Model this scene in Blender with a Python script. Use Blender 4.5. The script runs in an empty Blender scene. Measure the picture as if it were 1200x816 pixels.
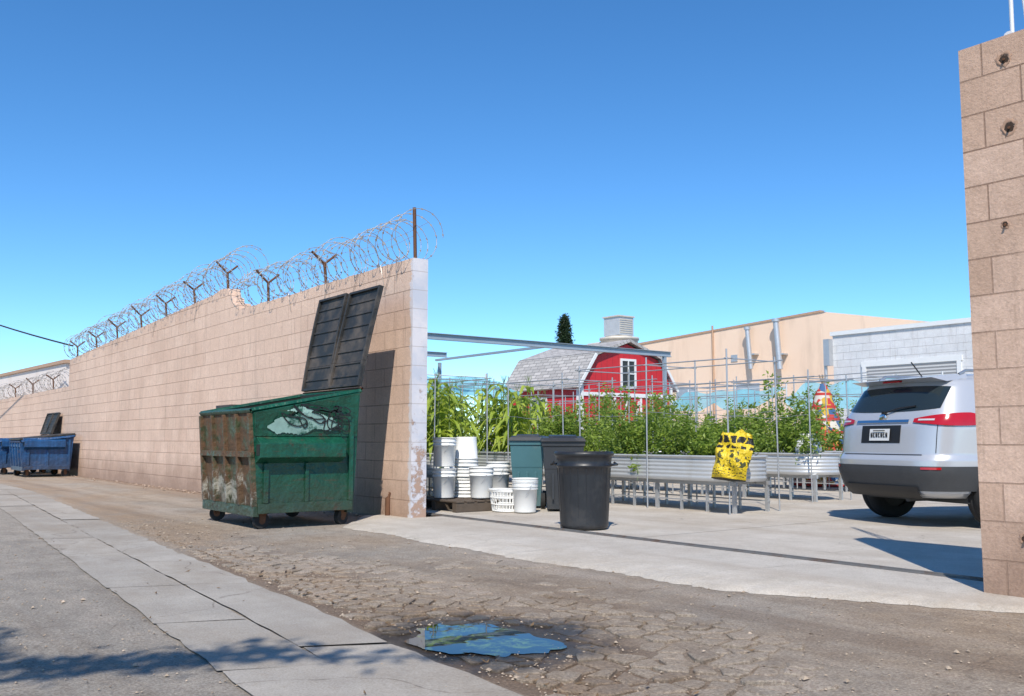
import bpy, math, random, bmesh
import numpy as np
from mathutils import Vector, Matrix
from mathutils import noise as mn
R = random.Random(7)
NR = np.random.RandomState(5)
sc = bpy.context.scene
# ------------------------------------------------------------------ materials
class NT:
    def __init__(s, name):
        s.m = bpy.data.materials.new(name); s.m.use_nodes = True
        s.n = s.m.node_tree.nodes; s.l = s.m.node_tree.links
        s.b = s.n['Principled BSDF']; s.out = s.n['Material Output']
        s.tc = s.n.new('ShaderNodeTexCoord'); s.o = s.tc.outputs['Object']
    def sep(s, v=None):
        x = s.n.new('ShaderNodeSeparateXYZ'); s.l.new(v or s.o, x.inputs[0]); return x.outputs
    def inp(s, sock, v):
        if isinstance(v, bpy.types.NodeSocket): s.l.new(v, sock)
        elif v is not None:
            if isinstance(v, (tuple, list)) and len(v) == 3 and sock.type == 'RGBA': v = (*v, 1)
            sock.default_value = v
    def math(s, op, a, b=None, c=None, clamp=False):
        x = s.n.new('ShaderNodeMath'); x.operation = op; x.use_clamp = clamp
        s.inp(x.inputs[0], a)
        if b is not None: s.inp(x.inputs[1], b)
        if c is not None: s.inp(x.inputs[2], c)
        return x.outputs[0]
    def comb(s, x, y, z):
        c = s.n.new('ShaderNodeCombineXYZ'); s.inp(c.inputs[0], x); s.inp(c.inputs[1], y); s.inp(c.inputs[2], z); return c.outputs[0]
    def scale(s, v, sx, sy, sz):
        m = s.n.new('ShaderNodeMapping'); s.l.new(v, m.inputs[0]); m.inputs['Scale'].default_value = (sx, sy, sz); return m.outputs[0]
    def noise(s, sc_, v=None, detail=5, rough=.6, dist=0):
        x = s.n.new('ShaderNodeTexNoise'); s.l.new(v or s.o, x.inputs['Vector'])
        x.inputs['Scale'].default_value = sc_; x.inputs['Detail'].default_value = detail
        x.inputs['Roughness'].default_value = rough; x.inputs['Distortion'].default_value = dist
        return x.outputs['Fac']
    def noisec(s, sc_, v=None):
        x = s.n.new('ShaderNodeTexNoise'); s.l.new(v or s.o, x.inputs['Vector']); x.inputs['Scale'].default_value = sc_
        return x.outputs['Color']
    def warp(s, sc_, k):
        nc=s.noisec(sc_); va=s.n.new('ShaderNodeVectorMath'); va.operation='MULTIPLY_ADD'; s.l.new(nc,va.inputs[0]); va.inputs[1].default_value=(k,k,0); s.l.new(s.o,va.inputs[2]); return va.outputs[0]
    def ramp(s, f, a, b, lo=0., hi=1.):
        x = s.n.new('ShaderNodeMapRange'); x.inputs[1].default_value = a; x.inputs[2].default_value = b
        x.inputs[3].default_value = lo; x.inputs[4].default_value = hi; x.clamp = True
        s.inp(x.inputs[0], f); return x.outputs[0]
    def mix(s, f, a, b, mode='MIX'):
        x = s.n.new('ShaderNodeMix'); x.data_type = 'RGBA'; x.blend_type = mode
        s.inp(x.inputs[0], f); s.inp(x.inputs[6], a); s.inp(x.inputs[7], b); return x.outputs[2]
    def vor(s, sc_, v=None, feat='DISTANCE_TO_EDGE', out='Distance'):
        x = s.n.new('ShaderNodeTexVoronoi'); x.feature = feat; s.l.new(v or s.o, x.inputs['Vector']); x.inputs['Scale'].default_value = sc_
        return x.outputs[out]
    def island(s):
        return s.n.new('ShaderNodeNewGeometry').outputs['Random Per Island']
    def bump(s, h, strength=.3, dist=.02, prev=None):
        x = s.n.new('ShaderNodeBump'); x.inputs['Strength'].default_value = strength; x.inputs['Distance'].default_value = dist
        s.l.new(h, x.inputs['Height'])
        if prev: s.l.new(prev, x.inputs['Normal'])
        return x.outputs[0]
    def fin(s, col=None, rough=None, nrm=None, metal=None):
        if col is not None: s.inp(s.b.inputs['Base Color'], col)
        if rough is not None: s.inp(s.b.inputs['Roughness'], rough)
        if metal is not None: s.inp(s.b.inputs['Metallic'], metal)
        if nrm is not None: s.l.new(nrm, s.b.inputs['Normal'])
        return s.m
    def translucent(s, col, k, node='ShaderNodeBsdfTranslucent'):
        tr=s.n.new(node); s.inp(tr.inputs[0],col); mx=s.n.new('ShaderNodeMixShader'); mx.inputs[0].default_value=k
        src=s.out.inputs[0].links[0].from_socket
        s.l.new(src,mx.inputs[1]); s.l.new(tr.outputs[0],mx.inputs[2]); s.l.new(mx.outputs[0],s.out.inputs[0])
def mul(c, k): return tuple(min(1, x*k) for x in c)
def pm(name, c, rough=.6, metal=0, var=.18, scale=6, bump=.08, bs=60, dirt=None, dth=(.5, .7), coat=0, isl=0):
    t = NT(name)
    col = t.mix(t.noise(scale), mul(c, 1-var), mul(c, 1+var))
    if isl: col = t.mix(t.math('MULTIPLY', t.island(), isl), col, mul(c, .45))
    r = rough
    if dirt:
        f = t.ramp(t.noise(scale*.7, detail=8, rough=.7), dth[0], dth[1])
        col = t.mix(f, col, dirt); r = t.ramp(f, 0, 1, rough, .9)
    t.b.inputs['Coat Weight'].default_value = coat
    return t.fin(col, r, t.bump(t.noise(bs), bump, .01) if bump else None, metal)

# ------------------------------------------------------------------ mesh builder
class MB:
    def __init__(s): s.v=[]; s.f=[]; s.m=[]; s.s=[]; s.M=None
    def add(s, vs, fs, mi=0, sm=False):
        o = len(s.v)
        if s.M is not None: vs = [s.M @ Vector(p) for p in vs]
        s.v += [tuple(p) for p in vs]
        for f in fs: s.f.append(tuple(o+i for i in f)); s.m.append(mi); s.s.append(sm)
    def box(s, c, d, mi=0, M=None):
        x,y,z = [k/2 for k in d]
        vs = [Vector((i*x,j*y,k*z)) for k in (-1,1) for j in (-1,1) for i in (-1,1)]
        vs = [(M @ p if M else p)+Vector(c) for p in vs]
        s.add(vs, [(0,2,3,1),(4,5,7,6),(0,1,5,4),(2,6,7,3),(0,4,6,2),(1,3,7,5)], mi)
    def b2(s, p, q, mi=0):
        s.box([(a+b)/2 for a,b in zip(p,q)], [abs(a-b) for a,b in zip(p,q)], mi)
    def hexa(s, vs, mi=0):
        s.add(vs, [(3,2,1,0),(4,5,6,7),(0,1,5,4),(1,2,6,5),(2,3,7,6),(3,0,4,7)], mi)
    def cyl(s, p, q, r, r2=None, n=12, mi=0, caps=True):
        p=Vector(p); q=Vector(q); r2 = r if r2 is None else r2
        d=(q-p).normalized(); a = d.orthogonal().normalized(); b=d.cross(a)
        ring=lambda c,rr:[c+a*math.cos(t)*rr+b*math.sin(t)*rr for t in [2*math.pi*i/n for i in range(n)]]
        A=ring(p,r); B=ring(q,r2)
        s.add(A+B, [(i,(i+1)%n,n+(i+1)%n,n+i) for i in range(n)], mi, n>5)
        if caps: s.add(A,[tuple(range(n))[::-1]],mi); s.add(B,[tuple(range(n))],mi)
    def tube(s, pts, r, n=6, mi=0):
        pts=[Vector(p) for p in pts]; N=len(pts); rr = r if isinstance(r,(list,tuple)) else [r]*N
        vs=[]; up=Vector((.13,.27,.95)).normalized()
        for i,p in enumerate(pts):
            d=(pts[min(i+1,N-1)]-pts[max(i-1,0)]).normalized()
            a=d.cross(up)
            if a.length<.05: a=d.cross(Vector((1,0,0)))
            a.normalize(); b=d.cross(a)
            vs += [p+a*math.cos(2*math.pi*k/n)*rr[i]+b*math.sin(2*math.pi*k/n)*rr[i] for k in range(n)]
        s.add(vs, [(i*n+k,i*n+(k+1)%n,(i+1)*n+(k+1)%n,(i+1)*n+k) for i in range(N-1) for k in range(n)], mi, n>3)
    def lathe(s, c, prof, n=28, mi=0, ax=None, sx=1, sy=1):
        c=Vector(c); vs=[]
        for r,z in prof:
            for i in range(n):
                t=2*math.pi*i/n; p=Vector((r*math.cos(t)*sx, r*math.sin(t)*sy, z))
                if ax is not None: p = ax @ p
                vs.append(c+p)
        s.add(vs, [(j*n+i,j*n+(i+1)%n,(j+1)*n+(i+1)%n,(j+1)*n+i) for j in range(len(prof)-1) for i in range(n)], mi, True)
    def prism_x(s, poly, x0, x1, mi=0):
        n=len(poly); A=[(x0,y,z) for y,z in poly]; B=[(x1,y,z) for y,z in poly]
        s.add(A+B, [(i,(i+1)%n,n+(i+1)%n,n+i) for i in range(n)], mi)
        s.add(A,[tuple(range(n))[::-1]], mi); s.add(B,[tuple(range(n))], mi)
    def build(s, name, mats, bevel=0, parent=None, fixn=True):
        me=bpy.data.meshes.new(name); me.from_pydata(s.v,[],s.f)
        for m in mats: me.materials.append(m)
        me.polygons.foreach_set('material_index', s.m); me.polygons.foreach_set('use_smooth', s.s)
        if fixn:
            bm=bmesh.new(); bm.from_mesh(me); bmesh.ops.recalc_face_normals(bm, faces=bm.faces); bm.to_mesh(me); bm.free()
        me.update(); o=bpy.data.objects.new(name, me); sc.collection.objects.link(o)
        if bevel:
            b=o.modifiers.new('b','BEVEL'); b.width=bevel; b.segments=2; b.limit_method='ANGLE'; b.angle_limit=math.radians(50)
        if parent: o.parent=parent
        return o
def empty(name, loc=(0,0,0)):
    o=bpy.data.objects.new(name,None); o.location=loc; sc.collection.objects.link(o); return o

# ------------------------------------------------------------------ light, sky, camera
sun_dir = Vector((.52,-.48,.78)).normalized()
el = math.asin(sun_dir.z); az = math.atan2(sun_dir.x, sun_dir.y)
w = bpy.data.worlds.new("World"); sc.world = w; w.use_nodes=True
wn=w.node_tree.nodes; wl=w.node_tree.links
sky=wn.new('ShaderNodeTexSky'); sky.sky_type='NISHITA'; sky.sun_disc=False; sky.sun_elevation=el; sky.sun_rotation=az
sky.air_density=.85; sky.dust_density=0.0; sky.ozone_density=2.0; sky.altitude=900
hs=wn.new('ShaderNodeHueSaturation'); hs.inputs['Saturation'].default_value=1.22; hs.inputs['Value'].default_value=1.45
tn=wn.new('ShaderNodeMix'); tn.data_type='RGBA'; tn.blend_type='MULTIPLY'; tn.inputs[0].default_value=1; tn.inputs[7].default_value=(.72,.92,1.0,1)
wl.new(sky.outputs[0],hs.inputs['Color']); wl.new(hs.outputs[0],tn.inputs[6]); wl.new(tn.outputs[2],wn['Background'].inputs[0]); wn['Background'].inputs[1].default_value=.135
sl=bpy.data.lights.new('sun','SUN'); sl.energy=5.0; sl.angle=math.radians(.5); sl.color=(1,.935,.84)
so=bpy.data.objects.new('sun',sl); sc.collection.objects.link(so); so.rotation_euler=sun_dir.to_track_quat('Z','Y').to_euler()
cam=bpy.data.cameras.new('camera'); cam.sensor_width=36; cam.lens=33; cam.clip_end=2000; cam.clip_start=.05
co=bpy.data.objects.new('camera',cam); sc.collection.objects.link(co); co.location=(0,0,.9)
co.rotation_euler=(math.radians(95.56),0,math.radians(53.13)); sc.camera=co
sc.view_settings.view_transform='Standard'; sc.view_settings.look='None'; sc.view_settings.exposure=0

# ------------------------------------------------------------------ ground
PC=(-3.55,2.48)
def yoff(X): return -.075*(max(X,-18)+4)
def m_alley(name='worn_asphalt',chunk=False):
    t=NT(name); X,Y,Z=t.sep()
    Ys=t.math('ADD',Y,t.math('MULTIPLY',t.math('ADD',t.math('MAXIMUM',X,-18.),4.),.075))
    big=t.noise(.55,detail=6,rough=.65); mid=t.noise(3.5,detail=9,rough=.72); fine=t.noise(75,detail=4,rough=.85); m2=t.noise(13,detail=8,rough=.75)
    spk=t.vor(110,feat='F1',out='Color')
    grey=t.mix(t.ramp(mid,.3,.7),(.38,.345,.30),(.60,.55,.475))
    brown=t.mix(t.ramp(mid,.3,.7),(.38,.275,.185),(.60,.49,.365))
    zone=t.ramp(t.math('ADD',Ys,t.math('MULTIPLY',t.math('SUBTRACT',mid,.5),.8)),1.5,2.4)
    f=t.math('MULTIPLY',t.math('MULTIPLY',t.ramp(big,.38,.60),zone),.85)
    col=t.mix(f,grey,brown)
    og=t.math('MULTIPLY',t.math('MULTIPLY',t.ramp(Ys,2.1,2.3),t.ramp(Ys,3.1,2.5)),t.ramp(mid,.38,.6))
    col=t.mix(t.math('MULTIPLY',og,.55),col,(.48,.30,.16))
    wd=t.math('MULTIPLY',t.ramp(t.math('ADD',Y,t.math('MULTIPLY',mid,.9)),5.0,5.75),t.ramp(X,-8.6,-9.4))
    col=t.mix(t.math('MULTIPLY',wd,.7),col,(.34,.22,.14))
    st=t.noise(1.0,t.scale(t.o,.12,2.2,1),detail=5)
    col=t.mix(t.ramp(st,.5,.72,0,.6),col,(.64,.56,.47))
    col=t.mix(t.ramp(st,.47,.30,0,.5),col,(.28,.205,.145))
    dx=t.math('SUBTRACT',X,PC[0]); dy=t.math('SUBTRACT',Y,PC[1])
    d=t.math('SQRT',t.math('ADD',t.math('MULTIPLY',dx,dx),t.math('MULTIPLY',dy,dy)))
    dn=t.math('ADD',d,t.math('MULTIPLY',t.math('SUBTRACT',mid,.5),.8))
    cr2=t.vor(.42,t.warp(1.1,1.2))
    c2=t.math('MULTIPLY',t.ramp(cr2,.006,.001),t.ramp(m2,.4,.6,0,.6))
    oil=t.math('MULTIPLY',t.ramp(t.noise(.9,detail=7,rough=.7),.57,.70),t.ramp(Ys,2.2,2.6))
    col=t.mix(t.math('MULTIPLY',oil,.5),col,(.20,.14,.095))
    dirty=t.math('MULTIPLY',t.ramp(dn,1.5,.35),t.ramp(Ys,2.0,2.2))
    col=t.mix(t.math('MULTIPLY',dirty,.7),col,t.mix(m2,(.16,.105,.065),(.36,.26,.17)))
    col=t.mix(t.math('MULTIPLY',c2,.62),col,(.12,.08,.05))
    wet=t.math('MULTIPLY',t.ramp(dn,.66,.44),t.ramp(Ys,2.0,2.15))
    if not chunk:
        col=t.mix(t.ramp(m2,.55,.72,0,.5),col,(.27,.20,.14))
        so_=t.math('MULTIPLY',t.math('MULTIPLY',t.ramp(Ys,2.14,2.2),t.ramp(t.math('ADD',Ys,t.math('MULTIPLY',big,1.0)),3.7,3.1)),t.ramp(t.math('ABSOLUTE',t.math('SUBTRACT',X,-4.8)),3.2,2.2))
        col=t.mix(t.math('MULTIPLY',so_,.6),col,(.23,.145,.085))
    else:
        col=t.mix(t.math('MULTIPLY',t.island(),.6),col,(.62,.54,.44))
        col=t.mix(t.ramp(m2,.5,.7,0,.5),col,(.32,.23,.15))
    col=t.mix(t.math('MULTIPLY',wet,.85),col,(.045,.034,.02))
    col=t.mix(t.ramp(m2,.45,.28,0,.4),col,(.62,.56,.48))
    col=t.mix(.42,col,t.mix(spk,(.14,.12,.1),(.66,.62,.56)),'OVERLAY')
    col=t.mix(t.ramp(fine,.38,.6),t.mix(1,col,(.60,.58,.56),'MULTIPLY'),col)
    n=t.bump(fine,.8,.016); n=t.bump(m2,.6,.035,n); n=t.bump(mid,.45,.05,n)
    return t.fin(col,t.ramp(wet,0,1,.95,.28),n)
def m_conc(name,a,b,isl=.0,stain=(.24,.19,.14),st=.5,ck_=.4):
    t=NT(name); mid=t.noise(2.3,detail=9,rough=.72); fine=t.noise(95,detail=4,rough=.85); m2=t.noise(13,detail=8,rough=.8)
    col=t.mix(t.ramp(mid,.3,.7),a,b)
    if isl: col=t.mix(t.math('MULTIPLY',t.island(),isl),col,mul(a,.7))
    col=t.mix(t.ramp(t.noise(.8,detail=8,rough=.7),.46,.68,0,st),col,stain)
    col=t.mix(t.ramp(m2,.54,.72,0,.6),col,stain)
    col=t.mix(t.ramp(t.noise(1.0,t.scale(t.o,.15,1.8,1),detail=6),.50,.7,0,.45),col,stain)
    ck=t.math('MULTIPLY',t.ramp(t.vor(.4,t.warp(1.3,1.1)),.004,.001),t.ramp(m2,.4,.6))
    col=t.mix(t.math('MULTIPLY',ck,ck_),col,(.08,.06,.045))
    col=t.mix(t.ramp(fine,.36,.6),t.mix(1,col,(.72,.71,.69),'MULTIPLY'),col)
    n=t.bump(fine,.5,.012); n=t.bump(m2,.35,.025,n)
    return t.fin(col,.92,n)
MA=m_alley(); MAC=m_alley('broken_asphalt_top',True); MC=m_conc('gutter_concrete',(.40,.36,.31),(.59,.54,.465),.45,(.33,.27,.205),.6,ck_=.6); MY=m_conc('yard_concrete',(.51,.46,.39),(.66,.60,.52),0,(.42,.345,.265),.6)
g=MB(); S=400
g.add([(-S,-S,0),(S,-S,0),(S,S,0),(-S,S,0)],[(0,1,2,3)]); g.build('ground',[MA])
g=MB()
for row,(ya,yb) in enumerate(((1.36,1.77),(1.780,2.16))):
    x=-60.+row*.6
    while x<4:
        L=R.uniform(1.1,2.1); j=lambda k=.012:R.uniform(-k,k); sk=.16
        z=.005+R.uniform(0,.006); nseg=10; lo=[];hi=[]
        for k in range(nseg+1):
            xx=x+.006+(L-.012)*k/nseg; br_=.03 if (row and k in (0,nseg)) else 0
            lo.append((xx+j(.006),ya+yoff(xx)+j(.010),z)); hi.append((xx+sk+j(.006),yb+yoff(xx+sk)+j(.020 if row else .004)-br_*R.random(),z))
        vs=lo+hi[::-1]; g.add(vs,[tuple(range(len(vs)))])
        x+=L
g.build('concrete_gutter',[MC],fixn=False)
def clip(poly,px,py,nx,ny):
    out=[];n=len(poly)
    for i in range(n):
        a=poly[i];b=poly[(i+1)%n]; da=(a[0]-px)*nx+(a[1]-py)*ny; db=(b[0]-px)*nx+(b[1]-py)*ny
        if da<=0: out.append(a)
        if (da<0<db) or (db<0<da):
            u=da/(da-db); out.append((a[0]+(b[0]-a[0])*u,a[1]+(b[1]-a[1])*u))
    return out
cs=.125; pts={}
ix0,ix1=int(-8.6/cs),int(-1.4/cs); iy0,iy1=int(1.9/cs),int(4.3/cs)
for i in range(ix0,ix1):
    for k in range(iy0,iy1): pts[(i,k)]=((i+.5*(k%2)+R.uniform(-.42,.42))*cs,(k+R.uniform(-.42,.42))*cs)
g=MB()
for (i,k),(px,py) in pts.items():
    ys_=py-yoff(px)
    if ys_<2.26: continue
    dens=1.15-max(0,(ys_-2.7)/1.0)-max(0,(abs(px+4.6)-2.0)/1.5)+.9*mn.noise(Vector((px*1.3,py*1.3,0)))
    if R.random()>dens: continue
    dp=math.hypot(px-PC[0],py-PC[1])
    if dp<.38: continue
    gap=R.uniform(.005,.015)
    poly=[(px-.3,py-.3),(px+.3,py-.3),(px+.3,py+.3),(px-.3,py+.3)]
    for di in range(-2,3):
        for dk in range(-2,3):
            q=pts.get((i+di,k+dk))
            if q is None or (di==0 and dk==0): continue
            dx_,dy_=q[0]-px,q[1]-py; L=math.hypot(dx_,dy_)
            if L<.02: continue
            nx,ny=dx_/L,dy_/L; poly=clip(poly,px+dx_/2-nx*gap,py+dy_/2-ny*gap,nx,ny)
            if len(poly)<3: break
        if len(poly)<3: break
    if len(poly)<3: continue
    rp_=[]
    for a in range(len(poly)):
        p,q=poly[a],poly[(a+1)%len(poly)]; rp_.append(p)
        if math.hypot(q[0]-p[0],q[1]-p[1])>.035: rp_.append(((p[0]+q[0])/2+R.uniform(-.006,.006),(p[1]+q[1])/2+R.uniform(-.006,.006)))
    h=R.uniform(.007,.017)*min(1,.35+dens*.6); tx,ty=R.uniform(-.06,.06),R.uniform(-.06,.06)
    if dp<.55: h*=.6
    n=len(rp_); cx=sum(p[0] for p in rp_)/n; cy=sum(p[1] for p in rp_)/n
    zf_=lambda x,y,e: max(.002,h+e+tx*(x-cx)+ty*(y-cy))
    bot=[(x,y,-.01) for x,y in rp_]; r1=[(x,y,zf_(x,y,-.004)) for x,y in rp_]; r2=[(cx+(x-cx)*.86,cy+(y-cy)*.86,zf_(x,y,.0)) for x,y in rp_]
    g.add(bot+r1+r2+[(cx,cy,h+.001)],[(a,(a+1)%n,n+(a+1)%n,n+a) for a in range(n)]+[(n+a,n+(a+1)%n,2*n+(a+1)%n,2*n+a) for a in range(n)]+[(2*n+a,2*n+(a+1)%n,3*n) for a in range(n)],0,False)
g.build('broken_asphalt',[MAC],fixn=False)
g=MB(); N=160; vs=[]
for i in range(N+1):
    u=i/N; X=-9.75+u*7.45
    edge=4.42+.75*max(0,(u-.8)/.2)**1.3+.72*max(0,(.12-u)/.12)+R.uniform(-.025,.025)+.05*math.sin(u*9)+.03*math.sin(u*31)
    vs+=[(X,edge,.002),(X,edge+.05,.024),(X,5.2 if edge<5.1 else edge+.08,.030),(X,5.448 if X<-9.15 or X>-2.76 else 5.86,.028)]
g.add(vs,[(i*4+k,(i+1)*4+k,(i+1)*4+k+1,i*4+k+1) for i in range(N) for k in range(3)],0,True)
g.build('driveway_apron',[MY])
g=MB()
xs=[-45,-20,-16,-12.4,-9.2,-6.1,-3.0,0.2,4,20]; ys=[5.94,9.1,12.4,16,20,60]
for i in range(len(xs)-1):
    for k in range(len(ys)-1):
        g.add([(xs[i]+.006,ys[k]+.006,.03),(xs[i+1]-.006,ys[k]+.006,.03),(xs[i+1]-.006,ys[k+1]-.006,.03),(xs[i]+.006,ys[k+1]-.006,.03)],[(0,1,2,3)])
g.build('yard_concrete_floor',[MY],fixn=False)
MST=pm('galvanised',(.52,.53,.54),.45,.6,.15,5,.05)
MRS=pm('rust_steel',(.16,.075,.04),.85,.3,.4,20,.3)
MTK=pm('track_steel',(.20,.19,.18),.6,.4,.3,8,.1,60,(.15,.08,.045),(.5,.7))
g=MB(); g.b2((-12,5.862,.02),(-2.2,5.937,.034),0); g.b2((-12,5.893,.034),(-2.2,5.906,.046),0)
g.build('gate_track',[MTK])
# puddle
pu=MB(); N=150; ring=[]
Rv=Vector((.6,.8,0)); Fv=Vector((-.8,.6,0))
for i in range(N):
    t=2*math.pi*i/N
    r=1+.10*math.sin(2*t+.6)+.09*math.sin(3*t+1.9)+.07*math.sin(5*t+1)+.05*math.sin(9*t)+.03*math.sin(17*t+2)+R.uniform(-.012,.012)
    p=Vector((PC[0],PC[1],.006))+(Rv*.31-Fv*.15)*r*math.cos(t)+Fv*.34*r*math.sin(t)
    ring.append((p.x,p.y,.0072))
pu.add(ring+[(PC[0],PC[1],.0072)],[(i,(i+1)%N,N) for i in range(N)],0,True)
t=NT('puddle_water'); al=t.mix(t.ramp(t.noise(6,detail=6,rough=.7,dist=1.2),.50,.60),(.008,.010,.008),(.10,.15,.012))
al=t.mix(t.ramp(t.noise(15,detail=5,rough=.75,dist=.8),.51,.58),al,(.014,.010,.005))
t.b.inputs['IOR'].default_value=1.36
t.fin(al,.012,t.bump(t.noise(5,detail=2),.03,.01)); pu.build('puddle',[t.m])
def stone(g,X,Y,s,z0=0):
    c=Vector((X,Y,s*.35+z0)); a=R.uniform(0,3)
    vs=[c+Vector((math.cos(a+q)*s*R.uniform(.7,1.3),math.sin(a+q)*s*R.uniform(.7,1.2),R.uniform(-.3,.2)*s)) for q in (0,1.6,3.1,4.7)]+[c+Vector((0,0,s*.6)),c-Vector((0,0,s*.5))]
    g.add(vs,[(0,1,4),(1,2,4),(2,3,4),(3,0,4),(1,0,5),(2,1,5),(3,2,5),(0,3,5)])
g=MB()
for i in range(10000):
    X=R.uniform(-11,-1.2); Y=R.uniform(-.5,5.2); ys_=Y-yoff(X)
    if R.random()<.5: Y=min(5.3,2.2+yoff(X)+abs(R.gauss(0,.55)))
    ys_=Y-yoff(X)
    if 1.36<ys_<2.16 and R.random()<.8: continue
    dq=math.hypot(X-PC[0],Y-PC[1])
    if dq<.31 or (dq<.5 and R.random()<.5): continue
    stone(g,X,Y,R.uniform(.002,.0075)*(1 if R.random()<.97 else 2.3),.003)
g.build('gravel',[pm('gravel_stone',(.46,.365,.27),.9,0,.3,3,.1,isl=.8)],fixn=False)
g=MB()
for i in range(300):
    X=R.uniform(-10,-2); Y=R.choice([R.uniform(0,5.3),2.25+yoff(X)+abs(R.gauss(0,.2)),5.3-abs(R.gauss(0,.15)) if X<-9.2 else 2.3+yoff(X)])
    if math.hypot(X-PC[0],Y-PC[1])<.3: continue
    a=R.uniform(0,6.28); s=R.uniform(.010,.024); d=Vector((math.cos(a),math.sin(a),R.uniform(-.1,.2)))*s; n_=Vector((-math.sin(a),math.cos(a),.3))*s*.35; c=Vector((X,Y,.016))
    g.add([c-d,c+n_,c+d+Vector((0,0,.006)),c-n_],[(0,1,2,3)])
g.build('dry_leaf_litter',[pm('dry_leaf',(.22,.14,.07),.8,0,.3,3,0,isl=.8)],fixn=False)

# ------------------------------------------------------------------ block walls
def m_block(name,a,b,mort,white_x=None,soot=.75):
    t=NT(name); X,Y,Z=t.sep(); v=t.comb(t.math('ADD',X,Y),Z,0)
    br=t.n.new('ShaderNodeTexBrick'); t.l.new(v,br.inputs['Vector']); I=br.inputs
    I['Scale'].default_value=1; I['Brick Width'].default_value=.434; I['Row Height'].default_value=.217; I['Mortar Size'].default_value=.005; I['Mortar Smooth'].default_value=.3
    I['Color1'].default_value=(*a,1); I['Color2'].default_value=(*b,1); I['Mortar'].default_value=(*mort,1)
    mid=t.noise(1.3,detail=9,rough=.68); fine=t.noise(55,detail=5,rough=.85); m2=t.noise(11,detail=8,rough=.75)
    str_=t.noise(1,t.scale(t.o,3.5,3.5,.35),detail=6,rough=.7); str2=t.noise(1,t.scale(t.o,14,14,.9),detail=4,rough=.7)
    col=br.outputs[0]
    col=t.mix(t.ramp(mid,.42,.62,0,.5),col,mul(a,.82))
    col=t.mix(t.ramp(t.noise(.45,detail=3),.5,.56,0,.35),col,mul(b,1.10))
    col=t.mix(t.ramp(str_,.56,.78,0,.5),col,(.26,.175,.125))
    col=t.mix(t.ramp(str2,.60,.76,0,.35),col,(.24,.145,.095))
    dz=t.math('ADD',Z,t.math('MULTIPLY',mid,-.9))
    col=t.mix(t.ramp(dz,.22,-.38,0,soot),col,(.28,.175,.12))
    ch=t.ramp(t.noise(17,detail=6,rough=.75),.65,.73)
    col=t.mix(t.math('MULTIPLY',ch,.65),col,(.23,.15,.11))
    col=t.mix(t.ramp(m2,.4,.65,0,.35),col,mul(a,.74))
    col=t.mix(t.ramp(fine,.36,.6,0,1),t.mix(1,col,(.80,.79,.78),'MULTIPLY'),col)
    if white_x is not None:
        m=t.ramp(t.math('ADD',X,t.math('MULTIPLY',t.math('SUBTRACT',t.noise(7,detail=7,rough=.7),.5),.22)),white_x,white_x+.02)
        col=t.mix(t.math('MULTIPLY',m,.85),col,(.66,.64,.66))
    n=t.bump(fine,.55,.012); n=t.bump(m2,.3,.018,n); n=t.bump(t.math('SUBTRACT',1,br.outputs[1]),.9,.014,n)
    return t.fin(col,.9,n)
MW=m_block('painted_block',(.76,.53,.395),(.82,.595,.455),(.47,.305,.215),-9.21)
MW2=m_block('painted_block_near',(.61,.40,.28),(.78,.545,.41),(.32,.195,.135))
t=NT('flaking_white_paint'); X,Y,Z=t.sep()
f=t.math('ADD',t.noise(6,detail=9,rough=.75),t.ramp(Z,1.5,.2,0,.14))
f2=t.ramp(t.math('ABSOLUTE',t.math('SUBTRACT',t.math('FRACT',t.math('DIVIDE',Z,.217)),.5)),.47,.49)
c=t.mix(t.ramp(t.noise(2.2,detail=5),.4,.6),(.68,.64,.64),(.52,.53,.58)); c=t.mix(t.ramp(f,.60,.66),c,(.42,.28,.21)); c=t.mix(t.math('MULTIPLY',f2,.5),c,(.3,.24,.2))
MWP=t.fin(c,.85,t.bump(t.ramp(f,.6,.66),.5,.01))
def wall_poly(name,pts,mats,endx=None):
    g=MB(); n=len(pts); A=[(x,5.45,z) for x,z in pts]; B=[(x,5.65,z) for x,z in pts]
    g.add(A,[tuple(range(n))],0); g.add(B,[tuple(range(n))[::-1]],0)
    for i in range(n):
        k=(i+1)%n; e = 1 if (endx is not None and pts[i][0]==endx and pts[k][0]==endx) else 0
        g.add([A[i],A[k],B[k],B[i]],[(0,1,2,3)],e)
    return g.build(name,mats)
topn=[(-9.15,2.97)]
x=-9.5
while x>-14.5: topn.append((x,2.97+R.uniform(-.008,.008))); x-=R.uniform(.15,.5)
wall_poly('block_wall',[(-70,-.1),(-9.15,-.1)]+topn+[(-14.55,2.97),(-14.57,3.08),(-14.7,3.06),(-14.85,3.12),(-14.87,3.20),(-15.0,3.24),(-15.07,3.38),(-15.4,3.41),(-15.75,3.36),(-26.6,2.98),(-26.62,2.28),(-70,2.28)],[MW,MWP],-9.15)
wall_poly('block_wall',[(-2.765,-.1),(6,-.1),(6,3.24),(-2.765,3.24)],[MW2])
g=MB()
for (x,z,r) in ((-2.50,3.10,.028),(-2.49,2.69,.030),(-2.54,2.13,.016),(-2.52,.35,.02)):
    vs=[];n=22
    for j,(rr,h) in enumerate([(r*1.6,.0),(r*1.3,.003),(r,.002),(r*.9,-.003)]):
        for i in range(n):
            a=2*math.pi*i/n; q=rr*(1+R.uniform(-.25,.25)); vs.append((x+q*math.cos(a),5.4485-h,z+q*math.sin(a)))
    g.add(vs,[(j*n+i,j*n+(i+1)%n,(j+1)*n+(i+1)%n,(j+1)*n+i) for j in range(3) for i in range(n)],0,True)
    g.add([(a,b-.0055,c) for a,b,c in vs[-n:]],[tuple(range(n))],1)
    g.cyl((x,5.45,z),(x+.008,5.425,z-.008),.007,mi=2,n=8)
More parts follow.
